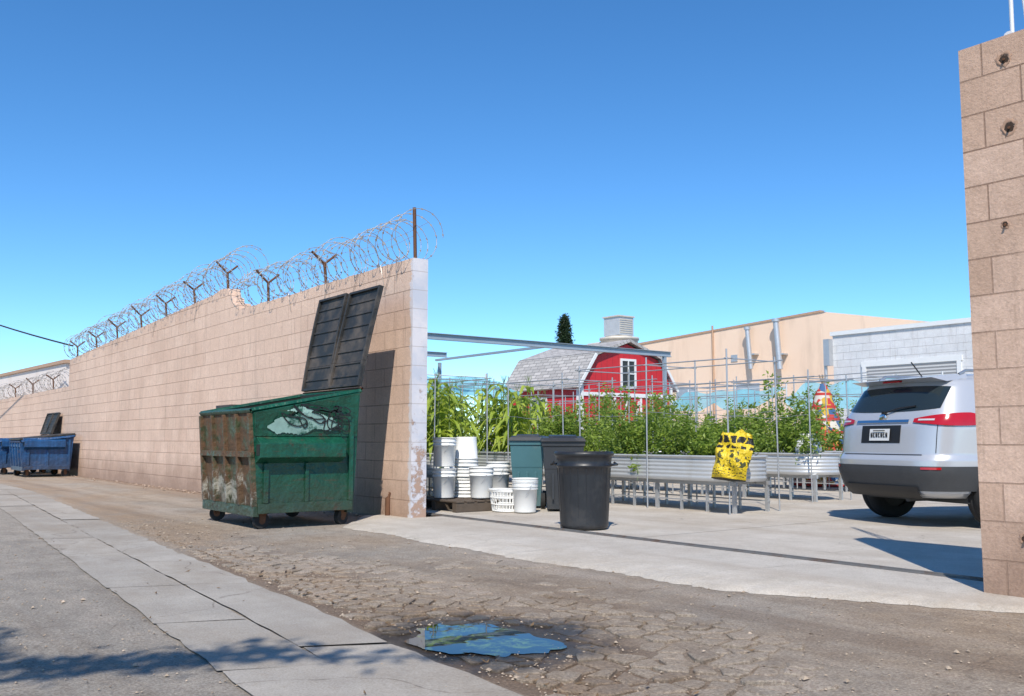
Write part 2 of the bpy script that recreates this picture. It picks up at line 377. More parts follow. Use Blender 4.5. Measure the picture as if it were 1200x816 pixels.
g.build('wall_anchor_bolts',[pm('patch_mortar',(.40,.25,.17),.95,0,.3,30),pm('hole_dark',(.05,.03,.02),1),MRS])
g=MB(); g.cyl((-2.49,5.55,3.23),(-2.48,5.55,4.6),.012,mi=0); g.cyl((-2.40,5.55,3.23),(-2.49,5.57,4.6),.012,mi=0); g.cyl((-2.49,5.5,3.25),(-2.49,5.6,3.25),.03)
g.build('white_pipe_post',[pm('white_metal',(.7,.7,.7),.5,.1)])
g=MB(); g.tube([(-9.62,5.42,.02),(-9.62,5.42,.22),(-9.62,5.46,.28)],.03,8); g.build('drain_pipe',[MRS])
g=MB()
for i in range(900):
    X=-9.3-abs(R.gauss(0,1))*9; s=R.uniform(.005,.022)*R.choice([.6,.8,1,1.5]); stone(g,X,5.44-abs(R.gauss(0,.13))-s,s)
g.build('rubble',[pm('rubble_stone',(.42,.31,.23),.9,0,.3,3,.1,isl=.7)],fixn=False)
# razor wire
MRZ=pm('razor_steel',(.42,.39,.36),.45,.5,.35,3,0)
def coil(x0,x1,zf,pitch,rad,ph=0):
    n=26; T=(x0-x1)/pitch; N=int(T*n); pts=[]
    for i in range(N+1):
        a=2*math.pi*i/n+ph; X=x0-(x0-x1)*i/N; turn=i/n; r=rad*(1+.13*math.sin(turn*1.7)+.08*math.sin(turn*4.1))
        X2=X+.06*math.sin(turn*2.3)+ .05*math.cos(a)*math.sin(turn*.9)
        pts.append((X2,5.55+r*math.cos(a),zf(X)+rad*1.0+.03*math.sin(turn*.8)+r*math.sin(a)))
    return pts
g=MB()
zt=lambda X: 2.97 if X>-14.8 else (3.36+(X+15.75)*.035 if X>-26.6 else 2.28)
for pts_ in (coil(-9.1,-14.7,zt,.25,.27),coil(-14.3,-26.5,lambda X:max(3.0,zt(min(X,-15))),.25,.29,1),coil(-9.3,-14.5,zt,.37,.25,2),coil(-14.8,-26.5,lambda X:zt(min(X,-15)),.37,.27,2.4),coil(-26.7,-45,zt,.3,.25)):
    g.tube(pts_,.0040,4)
    for i in range(0,len(pts_)-1,2):
        p=Vector(pts_[i]); q=Vector(pts_[i+1]); d=(q-p).normalized(); s=d.cross(Vector((1,0,0))).normalized(); c=(p+q)/2
        g.add([c-d*.024,c+s*.015,c+d*.024,c-s*.015],[(0,1,2,3)])
g.build('razor_wire_coil',[MRZ],fixn=False)
for i,X in enumerate((-9.27,-11.6,-13.6,-15.35,-17.0,-18.7,-20.4,-22.3,-24.2,-26.2,-29,-32,-35)):
    g=MB(); z=zt(X-.2) if i!=3 else 3.37; ln=.62 if i==0 else .50; lx=R.uniform(-.06,.06)
    tip=Vector((X+lx,5.53,z+ln*.62)) if i else Vector((X,5.53,z+ln))
    g.tube([(X,5.55,z-.02),tip],.021,4)
    if i:
        g.tube([tip,tip+Vector((.02,-.20,.15+R.uniform(-.03,.05)))],.018,4); g.tube([tip,tip+Vector((-.02,.18,.15))],.018,4)
    g.build('barbed_wire_post',[MRS])
g=MB()
for off,zo in ((-.17,.47),(.17,.47),(0,.3)):
    for a,b in ((-9.27,-11.6),(-11.6,-13.6),(-15.35,-17),(-17,-18.7),(-18.7,-20.4),(-20.4,-22.3),(-22.3,-24.2),(-24.2,-26.2)):
        z0=zt(a-.2);z1=zt(b-.2) if b!=-13.6 else 2.97
        g.tube([(a+(b-a)*u,5.55+off,z0+(z1-z0)*u+zo-.06*4*u*(1-u)) for u in [k/6 for k in range(7)]],.0028,3)
for (x0,dx_,l) in ((-9.55,-.25,.35),(-9.9,.12,.28),(-10.4,-.3,.4),(-9.42,-.1,.22),(-11.3,-.15,.3),(-12.6,.1,.25),(-16.5,-.2,.35),(-19,-.2,.3)):
    zz=zt(x0-.2); g.tube([(x0,5.5,zz+.08),(x0+dx_*.2,5.43,zz+.01),(x0+dx_*.6,5.43,zz-l*.5),(x0+dx_,5.435,zz-l)],.005,3)
g.build('barbed_wire_strands',[MRZ],fixn=False)

# ------------------------------------------------------------------ dumpster
def m_dump(name,c,rust,th,white=0):
    t=NT(name); n1=t.noise(4.5,detail=10,rough=.74); X,Y,Z=t.sep()
    st=t.noise(1,t.scale(t.o,11,11,1.2),detail=7); sc2=t.noise(1,t.scale(t.o,3,3,22),detail=5)
    col=t.mix(t.noise(2.5),mul(c,.6),mul(c,1.4)); col=t.mix(t.ramp(st,.48,.75,0,.45),col,mul(c,2.4))
    col=t.mix(t.ramp(sc2,.60,.68,0,.4),col,mul(rust,1.3))
    col=t.mix(t.ramp(n1,th,th+.10),col,t.mix(t.noise(20),rust,mul(rust,.4)))
    col=t.mix(t.ramp(Z,.55,.15,0,.55),col,(.06,.05,.035))
    if white: col=t.mix(t.math('MULTIPLY',t.ramp(t.noise(4.2,detail=8,rough=.7,dist=.8),.50,.60,0,white),t.ramp(t.math('ABSOLUTE',t.math('SUBTRACT',Z,.40)),.22,.12)),col,(.40,.38,.32))
    return t.fin(col,t.ramp(n1,th,th+.1,.36,.85),t.bump(t.noise(3.5),.6,.07,t.bump(t.noise(14),.25,.02)))
MG=m_dump('green_paint',(.006,.062,.035),(.07,.036,.02),.575)
MGR=m_dump('green_paint_rusty',(.05,.062,.03),(.16,.085,.040),.42,.8)
MBK=pm('black_plastic',(.022,.022,.021),.6,0,.3,4,.2,20,(.13,.105,.085),(.46,.75))
MBK2=pm('black_can_plastic',(.018,.019,.022),.38,0,.25,4,.1,15,(.06,.055,.05),(.5,.8))
MRB=pm('rubber',(.02,.02,.02),.85)
MWG=pm('graffiti_white',(.30,.46,.39),.6,0,.45,7,.05,40,(.02,.10,.065),(.52,.60)); MBG=pm('graffiti_black',(.012,.012,.012),.5)
MIN=pm('tub_inside',(.015,.02,.015),.9)
def dumpster(name,X0,X1,Yf,Yb,zf,zb,mf,ms,lid,graff=False,zb0=.20):
    g=MB(); th=.02
    prof=[(Yf+.05,zb0),(Yf+.05,zb0+.02),(Yf+.02,.62),(Yf-.0,.80),(Yf-.03,zf),(Yb+.03,zb),(Yb,.75),(Yb-.03,zb0)]
    n=len(prof)
    inner=[(y+(.02 if y<(Yf+Yb)/2 else -.02),max(z,zb0+.03)) for y,z in prof]
    A=[(X0,y,z) for y,z in prof]; B=[(X1,y,z) for y,z in prof]
    for i in range(n):
        k=(i+1)%n
        if i==4: continue
        g.add([A[i],A[k],B[k],B[i]],[(0,1,2,3)],0 if i<4 else 1)
        g.add([(X0+th,*inner[i]),(X0+th,*inner[k]),(X1-th,*inner[k]),(X1-th,*inner[i])],[(3,2,1,0)],4)
    g.add(A,[tuple(range(n))[::-1]],1); g.add(B,[tuple(range(n))],1)
    g.add([(X0+th,y,z) for y,z in inner],[tuple(range(n))],4); g.add([(X1-th,y,z) for y,z in inner],[tuple(range(n))[::-1]],4)
    r=.028
    g.tube([(X0,Yf-.035,zf),(X1,Yf-.035,zf)],r,4,1); g.tube([(X0,Yb+.035,zb),(X1,Yb+.035,zb)],r,4,1)
    for X in (X0,X1): g.tube([(X,Yf-.04,zf),(X,Yb+.04,zb)],r,4,1)
    for X,sg in ((X1,1),(X0,-1)):
        vs=[(X,Yf+.02,.66),(X+sg*.12,Yf+.02,.72),(X+sg*.12,Yf+.02,.86),(X,Yf+.02,.93),(X,Yb-.18,.66),(X+sg*.12,Yb-.18,.72),(X+sg*.12,Yb-.18,.86),(X,Yb-.18,.93)]
        g.add(vs,[(0,1,5,4),(1,2,6,5),(2,3,7,6),(0,3,2,1),(4,5,6,7)],1)
        g.add([(X+sg*.11,Yf+.017,.74),(X+sg*.02,Yf+.017,.74),(X+sg*.02,Yf+.017,.85),(X+sg*.11,Yf+.017,.85)],[(0,1,2,3)],4)
        g.b2((X,Yf+.10,zb0+.081),(X+sg*.035,Yf+.15,.66),1); g.b2((X,Yb-.10,zb0+.081),(X+sg*.035,Yb-.05,zb-.08),1)
        g.b2((X,(Yf+Yb)/2-.02,zb0+.081),(X+sg*.025,(Yf+Yb)/2+.02,.66),1)
        g.b2((X,Yf+.05,zb0-.02),(X+sg*.03,Yb-.05,zb0+.08),1)
        g.hexa([(X,Yf-.0,.93),(X+sg*.012,Yf,.93),(X+sg*.012,Yb,.93),(X,Yb,.93),(X,Yf-.02,zf-.02),(X+sg*.07,Yf-.02,zf-.02),(X+sg*.07,Yb,zb-.02),(X,Yb,zb-.02)],1)
    nr=4
    for i in range(nr+1):
        X=X0+.03+(X1-X0-.06)*i/nr
        g.hexa([(X-.025,Yf+.0,zb0+.05),(X+.025,Yf+.0,zb0+.05),(X+.025,Yf+.06,zb0+.05),(X-.025,Yf+.06,zb0+.05),(X-.025,Yf-.065,zf-.03),(X+.025,Yf-.065,zf-.03),(X+.025,Yf-.0,zf-.03),(X-.025,Yf-.0,zf-.03)],0)
    g.b2((X0,Yf+.01,zb0-.05),(X1,Yf+.07,zb0+.05),1); g.b2((X0,Yb-.1,zb0-.05),(X1,Yb-.03,zb0+.05),1)
    g.b2((X0+.0,Yf-.035,.72),(X1,Yf+.02,.78),0)
    for X in (X0+.15,X1-.10):
        for Y in (Yf+.13,Yb-.12):
            a_=R.uniform(-.5,.5); dv=Vector((math.cos(a_),math.sin(a_),0)); C_=Vector((X,Y,.082))
            g.cyl(C_-dv*.028,C_+dv*.028,.082,n=20,mi=3); g.cyl(C_-dv*.033,C_+dv*.033,.035,n=12,mi=5)
            for q in (-1,1): g.hexa([C_+dv*q*.036+Vector((-.02,-.03,0)),C_+dv*q*.036+Vector((.003,-.03,0)),C_+dv*q*.036+Vector((.003,.03,0)),C_+dv*q*.036+Vector((-.02,.03,0)),C_+dv*q*.036+Vector((-.02,-.04,zb0-.08)),C_+dv*q*.036+Vector((.003,-.04,zb0-.08)),C_+dv*q*.036+Vector((.003,.04,zb0-.08)),C_+dv*q*.036+Vector((-.02,.04,zb0-.08))],5)
            g.b2((X-.06,Y-.06,zb0-.03),(X+.06,Y+.06,zb0-.005),5)
    h=Vector((0,Yb+.06,zb+.03))
    if lid:
        ty,tz=lid; up=(Vector((0,ty,tz))-h); L=up.length; up.normalize(); nrm=Vector((1,0,0)).cross(up).normalized()
        if nrm.y>0: nrm=-nrm
        W=(X1-X0)/2
        for s in range(2):
            xa=X0+s*W+.012; xb=xa+W-.024
            def Pq(x,u,o): v=h+up*u+nrm*(o+.02*math.sin(u*2.2+s)); return (x+.02*u*(s-.5),v.y,v.z)
            def slab(x0,x1,u0,u1,o0,o1,mi=2): g.hexa([Pq(x0,u0,o1),Pq(x1,u0,o1),Pq(x1,u0,o0),Pq(x0,u0,o0),Pq(x0,u1,o1),Pq(x1,u1,o1),Pq(x1,u1,o0),Pq(x0,u1,o0)],mi)
            for q in range(4): slab(xa,xb,.02+(L-.02)*q/4,.02+(L-.02)*(q+1)/4-.0005,-.012,.012)
            for e in (xa,xb-.03):
                for q in range(4): slab(e,e+.03,.02+(L-.02)*q/4,.02+(L-.02)*(q+1)/4-.0005,.0125,.045)
            slab(xa+.0305,xb-.0305,L-.03,L-.001,.0125,.045); slab(xa+.0305,xb-.0305,.02,.05,.0125,.04)
            for k in range(1,8): slab(xa+.031,xb-.031,L*k/8-.010,L*k/8+.010,.0125,.024)
    else:
        W=(X1-X0)/2
        for s in range(2):
            xa=X0+s*W+.01; xb=xa+W-.02
            g.hexa([(xa,Yf-.07,zf+.03),(xb,Yf-.07,zf+.03),(xb,Yb+.05,zb+.03),(xa,Yb+.05,zb+.03),(xa,Yf-.07,zf+.07),(xb,Yf-.07,zf+.07),(xb,Yb+.05,zb+.075),(xa,Yb+.05,zb+.075)],2)
    g.tube([(X0,h.y,h.z),(X1,h.y,h.z)],.015,6,5)
    if graff:
        def xs_(z): f=min(1,max(0,(z-.93)/(zf-.95))); return X1+.012+.058*f
        for (u0,u1,zc0,hk) in ((.02,.98,1.01,.060),(.10,.80,1.09,.045),(.25,.62,1.17,.02)):
            vs=[];N=50
            for i in range(N+1):
                v_=i/N; u=u0+(u1-u0)*v_; y=Yf+.10+u*.84; zc=zc0+.05*u+.015*math.sin(u*9+zc0*20); hh=(hk+.012*math.sin(u*17)+R.uniform(-.008,.008))*min(1,v_*6+.15,(1-v_)*6+.1)
                for q in (-1,1): z=zc+q*hh; vs.append((xs_(z)+.006+(zc0-1)*.004,y,z))
            g.add(vs,[(i*2,i*2+2,i*2+3,i*2+1) for i in range(N)],6)
        def scr(pts,w,mi,o=.012):
            vs=[]
            for i,(y,z) in enumerate(pts):
                a=pts[max(0,i-1)];b=pts[min(len(pts)-1,i+1)]; d=Vector((b[0]-a[0],b[1]-a[1])); d=d.normalized() if d.length>1e-6 else Vector((1,0)); nn=Vector((-d.y,d.x))*w
                vs+=[(xs_(z)+o,y+nn.x,z+nn.y),(xs_(z)+o,y-nn.x,z-nn.y)]
            g.add(vs,[(i*2,i*2+2,i*2+3,i*2+1) for i in range(len(pts)-1)],mi)
        for (cy,cz,ry,rz,ph,k,tt) in ((Yf+.58,1.15,.17,.07,.3,2.2,.03),(Yf+.76,1.11,.13,.10,1.3,3.1,.02),(Yf+.9,1.05,.08,.06,.1,1.5,.03),(Yf+.42,1.10,.12,.06,2,1.7,.02),(Yf+.90,1.20,.07,.05,.6,2,.0),(Yf+.68,1.22,.2,.035,.9,4,.01)):
            scr([(cy+ry*math.sin(ph+a)+.05*math.sin(k*a),cz+rz*math.cos(ph+a*1.3)+tt*math.sin(3*a)) for a in [q*.15 for q in range(52)]],.006,7)
    return g.build(name,[mf,ms,MBK,MRB,MIN,MRS,MWG,MBG],bevel=.004)
dumpster('green_dumpster',-10.6,-9.10,3.60,4.74,1.19,1.42,MGR,MG,(5.03,2.60),True,zb0=.18)
MBL=m_dump('blue_paint',(.012,.06,.16),(.1,.06,.04),.66)
dumpster('blue_dumpster',-26.4,-24.9,4.15,5.25,.85,.98,MBL,MBL,None)
dumpster('blue_dumpster',-28.6,-27.1,4.0,5.15,.85,.98,MBL,MBL,(5.4,1.6))
g=MB(); g.b2((-14.1,5.0,.08),(-13.5,5.42,1.36),0); g.b2((-14.13,4.97,1.36),(-13.47,5.43,1.41),0)
for x in (-14.0,-13.6): g.b2((x-.04,5.05,0),(x+.04,5.35,.08),0)
g.b2((-13.82,4.985,.12),(-13.78,5.0,1.34),0); g.build('black_storage_cabinet',[MBK],bevel=.01)

# ------------------------------------------------------------------ bins & buckets
def rcan(name,c,r,h,mat):
    g=MB(); rt=r; rb=r*.80
    pr=[(0,.01),(rb*.95,.01),(rb,.02),(rb+.005,.05)]
    for k in range(8):
        z=.08+k*(h*.78-.08)/8; f=z/h; rr=rb+(rt*.93-rb)*f; pr+=[(rr,z)]
    f=.8; rr=rb+(rt*.93-rb)*f
    pr+=[(rr,h*.80),(rr+.012,h*.81),(rr+.012,h*.83),(rr+.004,h*.84),(rt*.955,h*.94),(rt,h*.95),(rt+.006,h*.965),(rt,h),(rt-.025,h),(rt-.03,h*.97),(rt*.9-.02,h*.8),(rb-.02,.04),(0,.03)]
    g.lathe((0,0,0),pr,40)
    for i in range(20):
        a=2*math.pi*i/20; d=Vector((math.cos(a),math.sin(a),0))
        g.tube([d*(rb-.002)+Vector((0,0,.05)),d*(rb+(rt*.93-rb)*.8-.002)+Vector((0,0,h*.79))],.006,4)
    for s in (1,-1):
        a=.5 if s>0 else .5+math.pi; d=Vector((math.cos(a),math.sin(a),0)); p=Vector((-d.y,d.x,0)); b=d*(rt-.01)+Vector((0,0,h*.86))
        g.tube([b-p*.09,b-p*.08+d*.035-Vector((0,0,.02)),b+p*.08+d*.035-Vector((0,0,.02)),b+p*.09],.012,6)
    o=g.build(name,[mat],bevel=0); o.location=c; return o
rcan('black_trash_can',(-7.02,6.15,.03),.29,.75,MBK2)
MWB=pm('white_bucket_plastic',(.80,.80,.77),.4,0,.05,6,.02,20,(.6,.54,.45),(.60,.8))
def bucket(g,c,s=1,flip=False,h=.38,r=.15):
    pr=[(0,.008),(r*.84,.008),(r*.86,.02),(r*.96,h*.72),(r*1.04,h*.73),(r*1.04,h*.76),(r*.975,h*.765),(r*.985,h*.84),(r*1.05,h*.85),(r*1.05,h*.87),(r*.99,h*.875),(r,h*.97),(r*1.06,h*.975),(r*1.06,h),(r*.96,h),(r*.82,.02),(0,.015)]
    if flip: pr=[(a,h-b) for a,b in pr]
    g.lathe(c,[(a*s,b*s) for a,b in pr],26)
    if not flip:
        x,y,z=c; g.tube([(x+r*1.06*s*math.cos(t),y-r*.2*s-r*.95*s*math.sin(t)*.5,z+h*.8*s-.17*s*math.sin(t)) for t in [math.pi*k/12 for k in range(13)]],.0025,4,1)
g=MB(); bucket(g,(-8.94,6.9,.032)); bucket(g,(-8.94,6.9,.06)); g.build('white_bucket',[MWB,MST])
g=MB()
for k in range(2): bucket(g,(-9.96,6.42+R.uniform(-.01,.01),.17+k*.385),.97)
for k in range(4): bucket(g,(-10.05+R.uniform(-.01,.01),6.80,.17+k*.13),flip=True)
g.build('white_bucket_stack',[MWB,MST])
g=MB(); bucket(g,(-9.62,6.74,.172),1.02); g.build('white_bucket',[MWB,MST])
g=MB(); bucket(g,(-9.90,7.2,.172),1.0); bucket(g,(-9.90,7.2,.23),1.0); g.build('white_bucket',[MWB,MST])
g=MB()
for k in range(7): g.box((-9.95,6.3+k*.15,.155),(1.05,.11,.02),0)
for x in (-10.40,-9.95,-9.48): g.box((x,6.75,.088),(.09,1.0,.11),0)
g.build('wooden_pallet',[pm('weathered_wood',(.10,.075,.055),.85,0,.3,12,.3,40)],bevel=.003)
g=MB(); c=Vector((-9.25,6.83,.032))
for k in range(26):
    a=2*math.pi*k/26; d=Vector((math.cos(a)*1.25,math.sin(a)*.9,0)); g.tube([c+d*.145+Vector((0,0,.01)),c+d*.18+Vector((0,0,.24))],.007,4)
for z,r in ((.012,.145),(.09,.158),(.17,.17),(.245,.185),(.262,.187)):
    g.tube([c+Vector((math.cos(a)*1.25*r,math.sin(a)*.9*r,z)) for a in [2*math.pi*k/26 for k in range(27)]],.010,5)
g.lathe(c,[(0,.01),(.145,.01)],26,sx=1.25,sy=.9)
g.build('laundry_basket',[MWB])
def wheelie(name,c,rz,mat,mlid,h=.92,w=.29,d=.33):
    g=MB(); b=.78
    def ring(z,k): return [(-w*k,-d*k,z),(w*k,-d*k,z),(w*k,d*k,z),(-w*k,d*k,z)]
    lv_=[(.03,b*.97),(.10,b),(.55*h,.88),(.57*h,.9),(.86*h,.965),(.87*h,1.02),(.93*h,1.03)]
    vs=[]
    for z,k in lv_: vs+=ring(z,k)
    g.add(vs,[(4*i+j,4*i+(j+1)%4,4*i+4+(j+1)%4,4*i+4+j) for i in range(len(lv_)-1) for j in range(4)]+[(3,2,1,0),(24,25,26,27)],0)
    g.hexa([(-w*1.08,-d*1.12,.93*h),(w*1.08,-d*1.12,.93*h),(w*1.08,d*1.1,.95*h),(-w*1.08,d*1.1,.95*h),(-w*.98,-d*1.0,.975*h),(w*.98,-d*1.0,.975*h),(w*.98,d*1.1,1.0*h),(-w*.98,d*1.1,1.0*h)],1)
    g.hexa([(-w*.7,-d*.7,.97*h),(w*.7,-d*.7,.97*h),(w*.7,d*.8,.99*h),(-w*.7,d*.8,.99*h),(-w*.65,-d*.6,1.0*h),(w*.65,-d*.6,1.0*h),(w*.65,d*.8,1.02*h),(-w*.65,d*.8,1.02*h)],1)
    g.tube([(-w*.9,d*1.1,.95*h),(-w*.9,d*1.3,.97*h),(w*.9,d*1.3,.97*h),(w*.9,d*1.1,.95*h)],.016,8,1)
    for x in (-w*.95,w*.95): g.cyl((x-.025,d*.9,.1),(x+.025,d*.9,.1),.10,n=20,mi=2)
    for x in (-.5,0,.5): g.b2((x*w-.012,-d*.95,.15),(x*w+.012,-d*.76,.5*h),0)
    o=g.build(name,[mat,mlid,MRB],bevel=.014); o.location=c; o.rotation_euler=(0,0,rz); return o
MTL=pm('teal_plastic',(.055,.15,.17),.5,0,.2,3,.08,15,(.18,.18,.17),(.5,.8)); MGY=pm('dark_grey_plastic',(.03,.033,.037),.5,0,.2,3,.08,15,(.1,.09,.08),(.5,.8))
wheelie('teal_wheelie_bin',(-9.66,7.5,.03),math.radians(50),MTL,MGY,.92,.22,.27)
wheelie('grey_wheelie_bin',(-8.98,7.52,.03),math.radians(52),MGY,MBK2,.91,.255,.29)

# ------------------------------------------------------------------ stock tank beds
t=NT('corrugated_zinc'); n1=t.noise(3,detail=5); col=t.mix(n1,(.52,.54,.54),(.74,.75,.75)); col=t.mix(t.ramp(t.noise(1,t.scale(t.o,5,5,1)),.55,.75,0,.4),col,(.36,.33,.28))
MZ=t.fin(col,.45,t.bump(t.noise(30),.1,.01),.45)
MSO=pm('soil',(.05,.035,.025),.95,0,.4,10,.5)
def stadium(L,r,n=16):
    pts=[]
    for s in (1,-1):
        for k in range(n+1):
            a=-math.pi/2+math.pi*k/n if s>0 else math.pi/2+math.pi*k/n
            pts.append((s*(L/2-r)+r*math.cos(a),r*math.sin(a)))
    return pts
def tank(cx,cy,L=2.75,wd=.84,z0=.40,z1=.70):
    g=MB(); prof=[(-.012,z0),(0,z0+.02)]
    while prof[-1][1]<z1-.06:
        prof+= [(.006,prof[-1][1]+.014),(.006,prof[-1][1]+.026),(-.003,prof[-1][1]+.040),(-.003,prof[-1][1]+.048)]
    prof+=[(0,z1-.02),(.022,z1-.015),(.028,z1),(.0,z1+.008),(-.01,z1-.02),(-.01,z1-.06)]
    vs=[];n=None
    for o,z in prof:
        st=stadium(L+2*o,wd/2+o); n=len(st); vs+=[(cx+a,cy+b,z) for a,b in st]
    g.add(vs,[(j*n+i,j*n+(i+1)%n,(j+1)*n+(i+1)%n,(j+1)*n+i) for j in range(len(prof)-1) for i in range(n)],0,True)
    g.add([(cx+a,cy+b,z1-.05) for a,b in stadium(L-.02,wd/2-.01)],[tuple(range(n))],1)
    g.add([(cx+a,cy+b,z0) for a,b in stadium(L-.024,wd/2-.012)],[tuple(range(n))[::-1]],0)
    for y in (-wd*.36,wd*.36):
        g.b2((cx-L/2+.08,cy+y-.02,z0-.05),(cx+L/2-.08,cy+y+.02,z0-.002),2); g.b2((cx-L/2+.08,cy+y-.010,.15),(cx+L/2-.08,cy+y+.010,.165),2)
        for k in range(7):
            x=cx-L/2+.12+(L-.24)*k/6; wp=.022 if k%3==0 else .010
            g.b2((x-wp,cy+y-.018,.03),(x+wp,cy+y+.018,z0-.052),2)
    for k in range(5):
        x=cx-L/2+.3+(L-.6)*k/4; g.b2((x-.02,cy-wd*.33,z0-.045),(x+.02,cy+wd*.33,z0-.004),2)
    g.build('stock_tank_planter',[MZ,MSO,MST])
    g=MB(); H=R.choice([1.9,1.98,1.8]); xs=[cx-L/2+.06,cx-.02,cx+L/2-.06]
    for x in xs:
        for y in (cy-wd/2-.04,cy+wd/2+.04): g.cyl((x,y,.03),(x+R.uniform(-.04,.04),y,H+R.uniform(0,.1)),.010,n=6)
    for y in (cy-wd/2-.04,cy+wd/2+.04):
        g.cyl((xs[0]-.1,y,H-.03),(xs[-1]+.1,y,H-.03+R.uniform(-.03,.03)),.0075,n=6)
        pts_=[(xs[0]+(xs[-1]-xs[0])*u,y,1.25-.05*math.sin(u*math.pi*2)**2) for u in [k/12 for k in range(13)]]; g.tube(pts_,.003,4)
    for x in xs: g.cyl((x,cy-wd/2-.08,H-.045),(x,cy+wd/2+.08,H-.045),.0075,n=6)
    g.build('trellis_frame',[MST])
MSTEM=pm('green_stem',(.12,.18,.05),.7)
MBARK=pm('bark',(.12,.085,.06),.9,0,.3,15,.4)
def m_leaf(name,a,b,c):
    t=NT(name); r=t.island(); col=t.mix(r,a,b); col=t.mix(t.ramp(t.noise(2.5),.45,.65,0,.7),col,c)
    t.fin(col,.5); t.translucent(t.mix(.5,col,mul(b,1.4)),.42); return t.m
ML=m_leaf('tomato_leaf',(.10,.18,.02),(.32,.42,.065),(.24,.34,.05))
MCN=m_leaf('corn_leaf',(.22,.33,.03),(.50,.58,.10),(.36,.47,.07))
MPN=m_leaf('pine_needles',(.012,.03,.012),(.05,.085,.03),(.02,.045,.018))
def leafmesh(name,C,size,mat,stems=None,droop=.3,aspect=.45):
    n=len(C); d=NR.normal(size=(n,3)); d[:,2]=d[:,2]*.6-droop*.3; d/=np.linalg.norm(d,axis=1)[:,None]
    s=np.cross(d,NR.normal(size=(n,3))); s/=np.linalg.norm(s,axis=1)[:,None]
    L=(size*NR.uniform(.6,1.35,n))[:,None]; nn=np.cross(d,s)
    V=np.stack([C,C+d*L*.45+s*L*aspect*.5+nn*L*.08,C+d*L-nn*L*.1,C+d*L*.45-s*L*aspect*.5+nn*L*.08],1).reshape(-1,3)
    v=V.tolist(); F=[(4*i,4*i+1,4*i+2,4*i+3) for i in range(n)]
    mi=[0]*n
    if stems:
        o=len(v); v+= [tuple(p) for p in stems.v]; F+=[tuple(o+i for i in f) for f in stems.f]; mi+=[1]*len(stems.f)
    me=bpy.data.meshes.new(name); me.from_pydata(v,[],F); me.materials.append(mat); me.materials.append(MSTEM)
    me.polygons.foreach_set('material_index',mi); me.update()
    ob=bpy.data.objects.new(name,me); sc.collection.objects.link(ob); return ob
def bushes(name,cx,cy,L,wd,z0,hmin,hmax,npl,per=980,size=.07):
    pts=[]; st=MB()
    for k in range(npl):
        x=cx-L/2+.12+(L-.24)*(k+R.uniform(.2,.8))/npl; y=cy+R.uniform(-.32,.32)*wd; h=R.uniform(hmin,hmax)*R.choice([.8,1,1,1.15]); lean=R.uniform(-.2,.2),R.uniform(-.2,.2)
        for b in range(8):
            a=R.uniform(0,6.28); sp=R.uniform(.1,.44); hh=h*R.uniform(.4,1.15); dr=R.choice([0,.15,.5]) if b>3 else 0
            P=[Vector((x+(math.cos(a)*sp+lean[0])*u**.8,y+(math.sin(a)*sp+lean[1])*u**.8,z0+hh*u-dr*u*u)) for u in (0,.25,.5,.75,1)]
            st.tube(P,[.008,.007,.006,.004,.002],3)
            m=int(per/8); u=NR.beta(1.5,1.2,m); idx=np.clip((u*4).astype(int),0,3); fr=u*4-idx
            A=np.array([list(p) for p in P]); c=A[idx]+(A[idx+1]-A[idx])*fr[:,None]
            c+=NR.normal(size=(m,3))*np.array([.08,.08,.055])*(1.2-.75*u)[:,None]
            pts.append(c)
    C=np.concatenate(pts); C[:,2]=np.maximum(C[:,2],z0-.16+NR.uniform(0,.1,len(C)))
    leafmesh(name,C,size,ML,st)
def corn(name,cx,cy,L,wd,z0,n,hmin=.78,hmax=1.18):
    v=[];F=[];st=MB()
    for k in range(n):
        x=cx+R.uniform(-.47,.47)*L; y=cy+R.uniform(-.35,.35)*wd; h=R.uniform(hmin,hmax)
        st.tube([(x,y,z0),(x+.01,y,z0+h*.5),(x+R.uniform(-.04,.04),y+R.uniform(-.04,.04),z0+h)],[.014,.011,.004],5)
        a=R.uniform(0,6.28)
        for j in range(10):
            a+=math.pi+R.uniform(-.5,.5); zb=z0+h*(.08+.88*j/10); Lf=R.uniform(.35,.65); wl_=R.uniform(.030,.050); rise=R.uniform(.5,1.2); o=len(v)
            dx,dy=math.cos(a),math.sin(a)
            for q in range(7):
                u=q/6; r=Lf*u*.75; z=zb+Lf*(rise*u-1.15*u*u); ww=wl_*(math.sin(math.pi*min(1,u*.85+.15))); tw=.012*math.sin(q*2)
                v+=[(x+dx*r-dy*ww,y+dy*r+dx*ww,z+ww*.3+tw),(x+dx*r,y+dy*r,z),(x+dx*r+dy*ww,y+dy*r-dx*ww,z+ww*.3-tw)]
            F+=[(o+q*3+e,o+q*3+e+1,o+q*3+e+4,o+q*3+e+3) for q in range(6) for e in (0,1)]
        for j in range(6):
            e=R.uniform(0,6.28); st.tube([(x,y,z0+h),(x+math.cos(e)*.06,y+math.sin(e)*.06,z0+h+.12)],[.003,.002],3)
    mi=[0]*len(F); o=len(v); v+=st.v; F+=[tuple(o+i for i in f) for f in st.f]; mi+=[1]*len(st.f)
    me=bpy.data.meshes.new(name); me.from_pydata(v,[],F); me.materials.append(MCN); me.materials.append(MSTEM); me.polygons.foreach_set('material_index',mi); me.update()
    ob=bpy.data.objects.new(name,me); sc.collection.objects.link(ob)
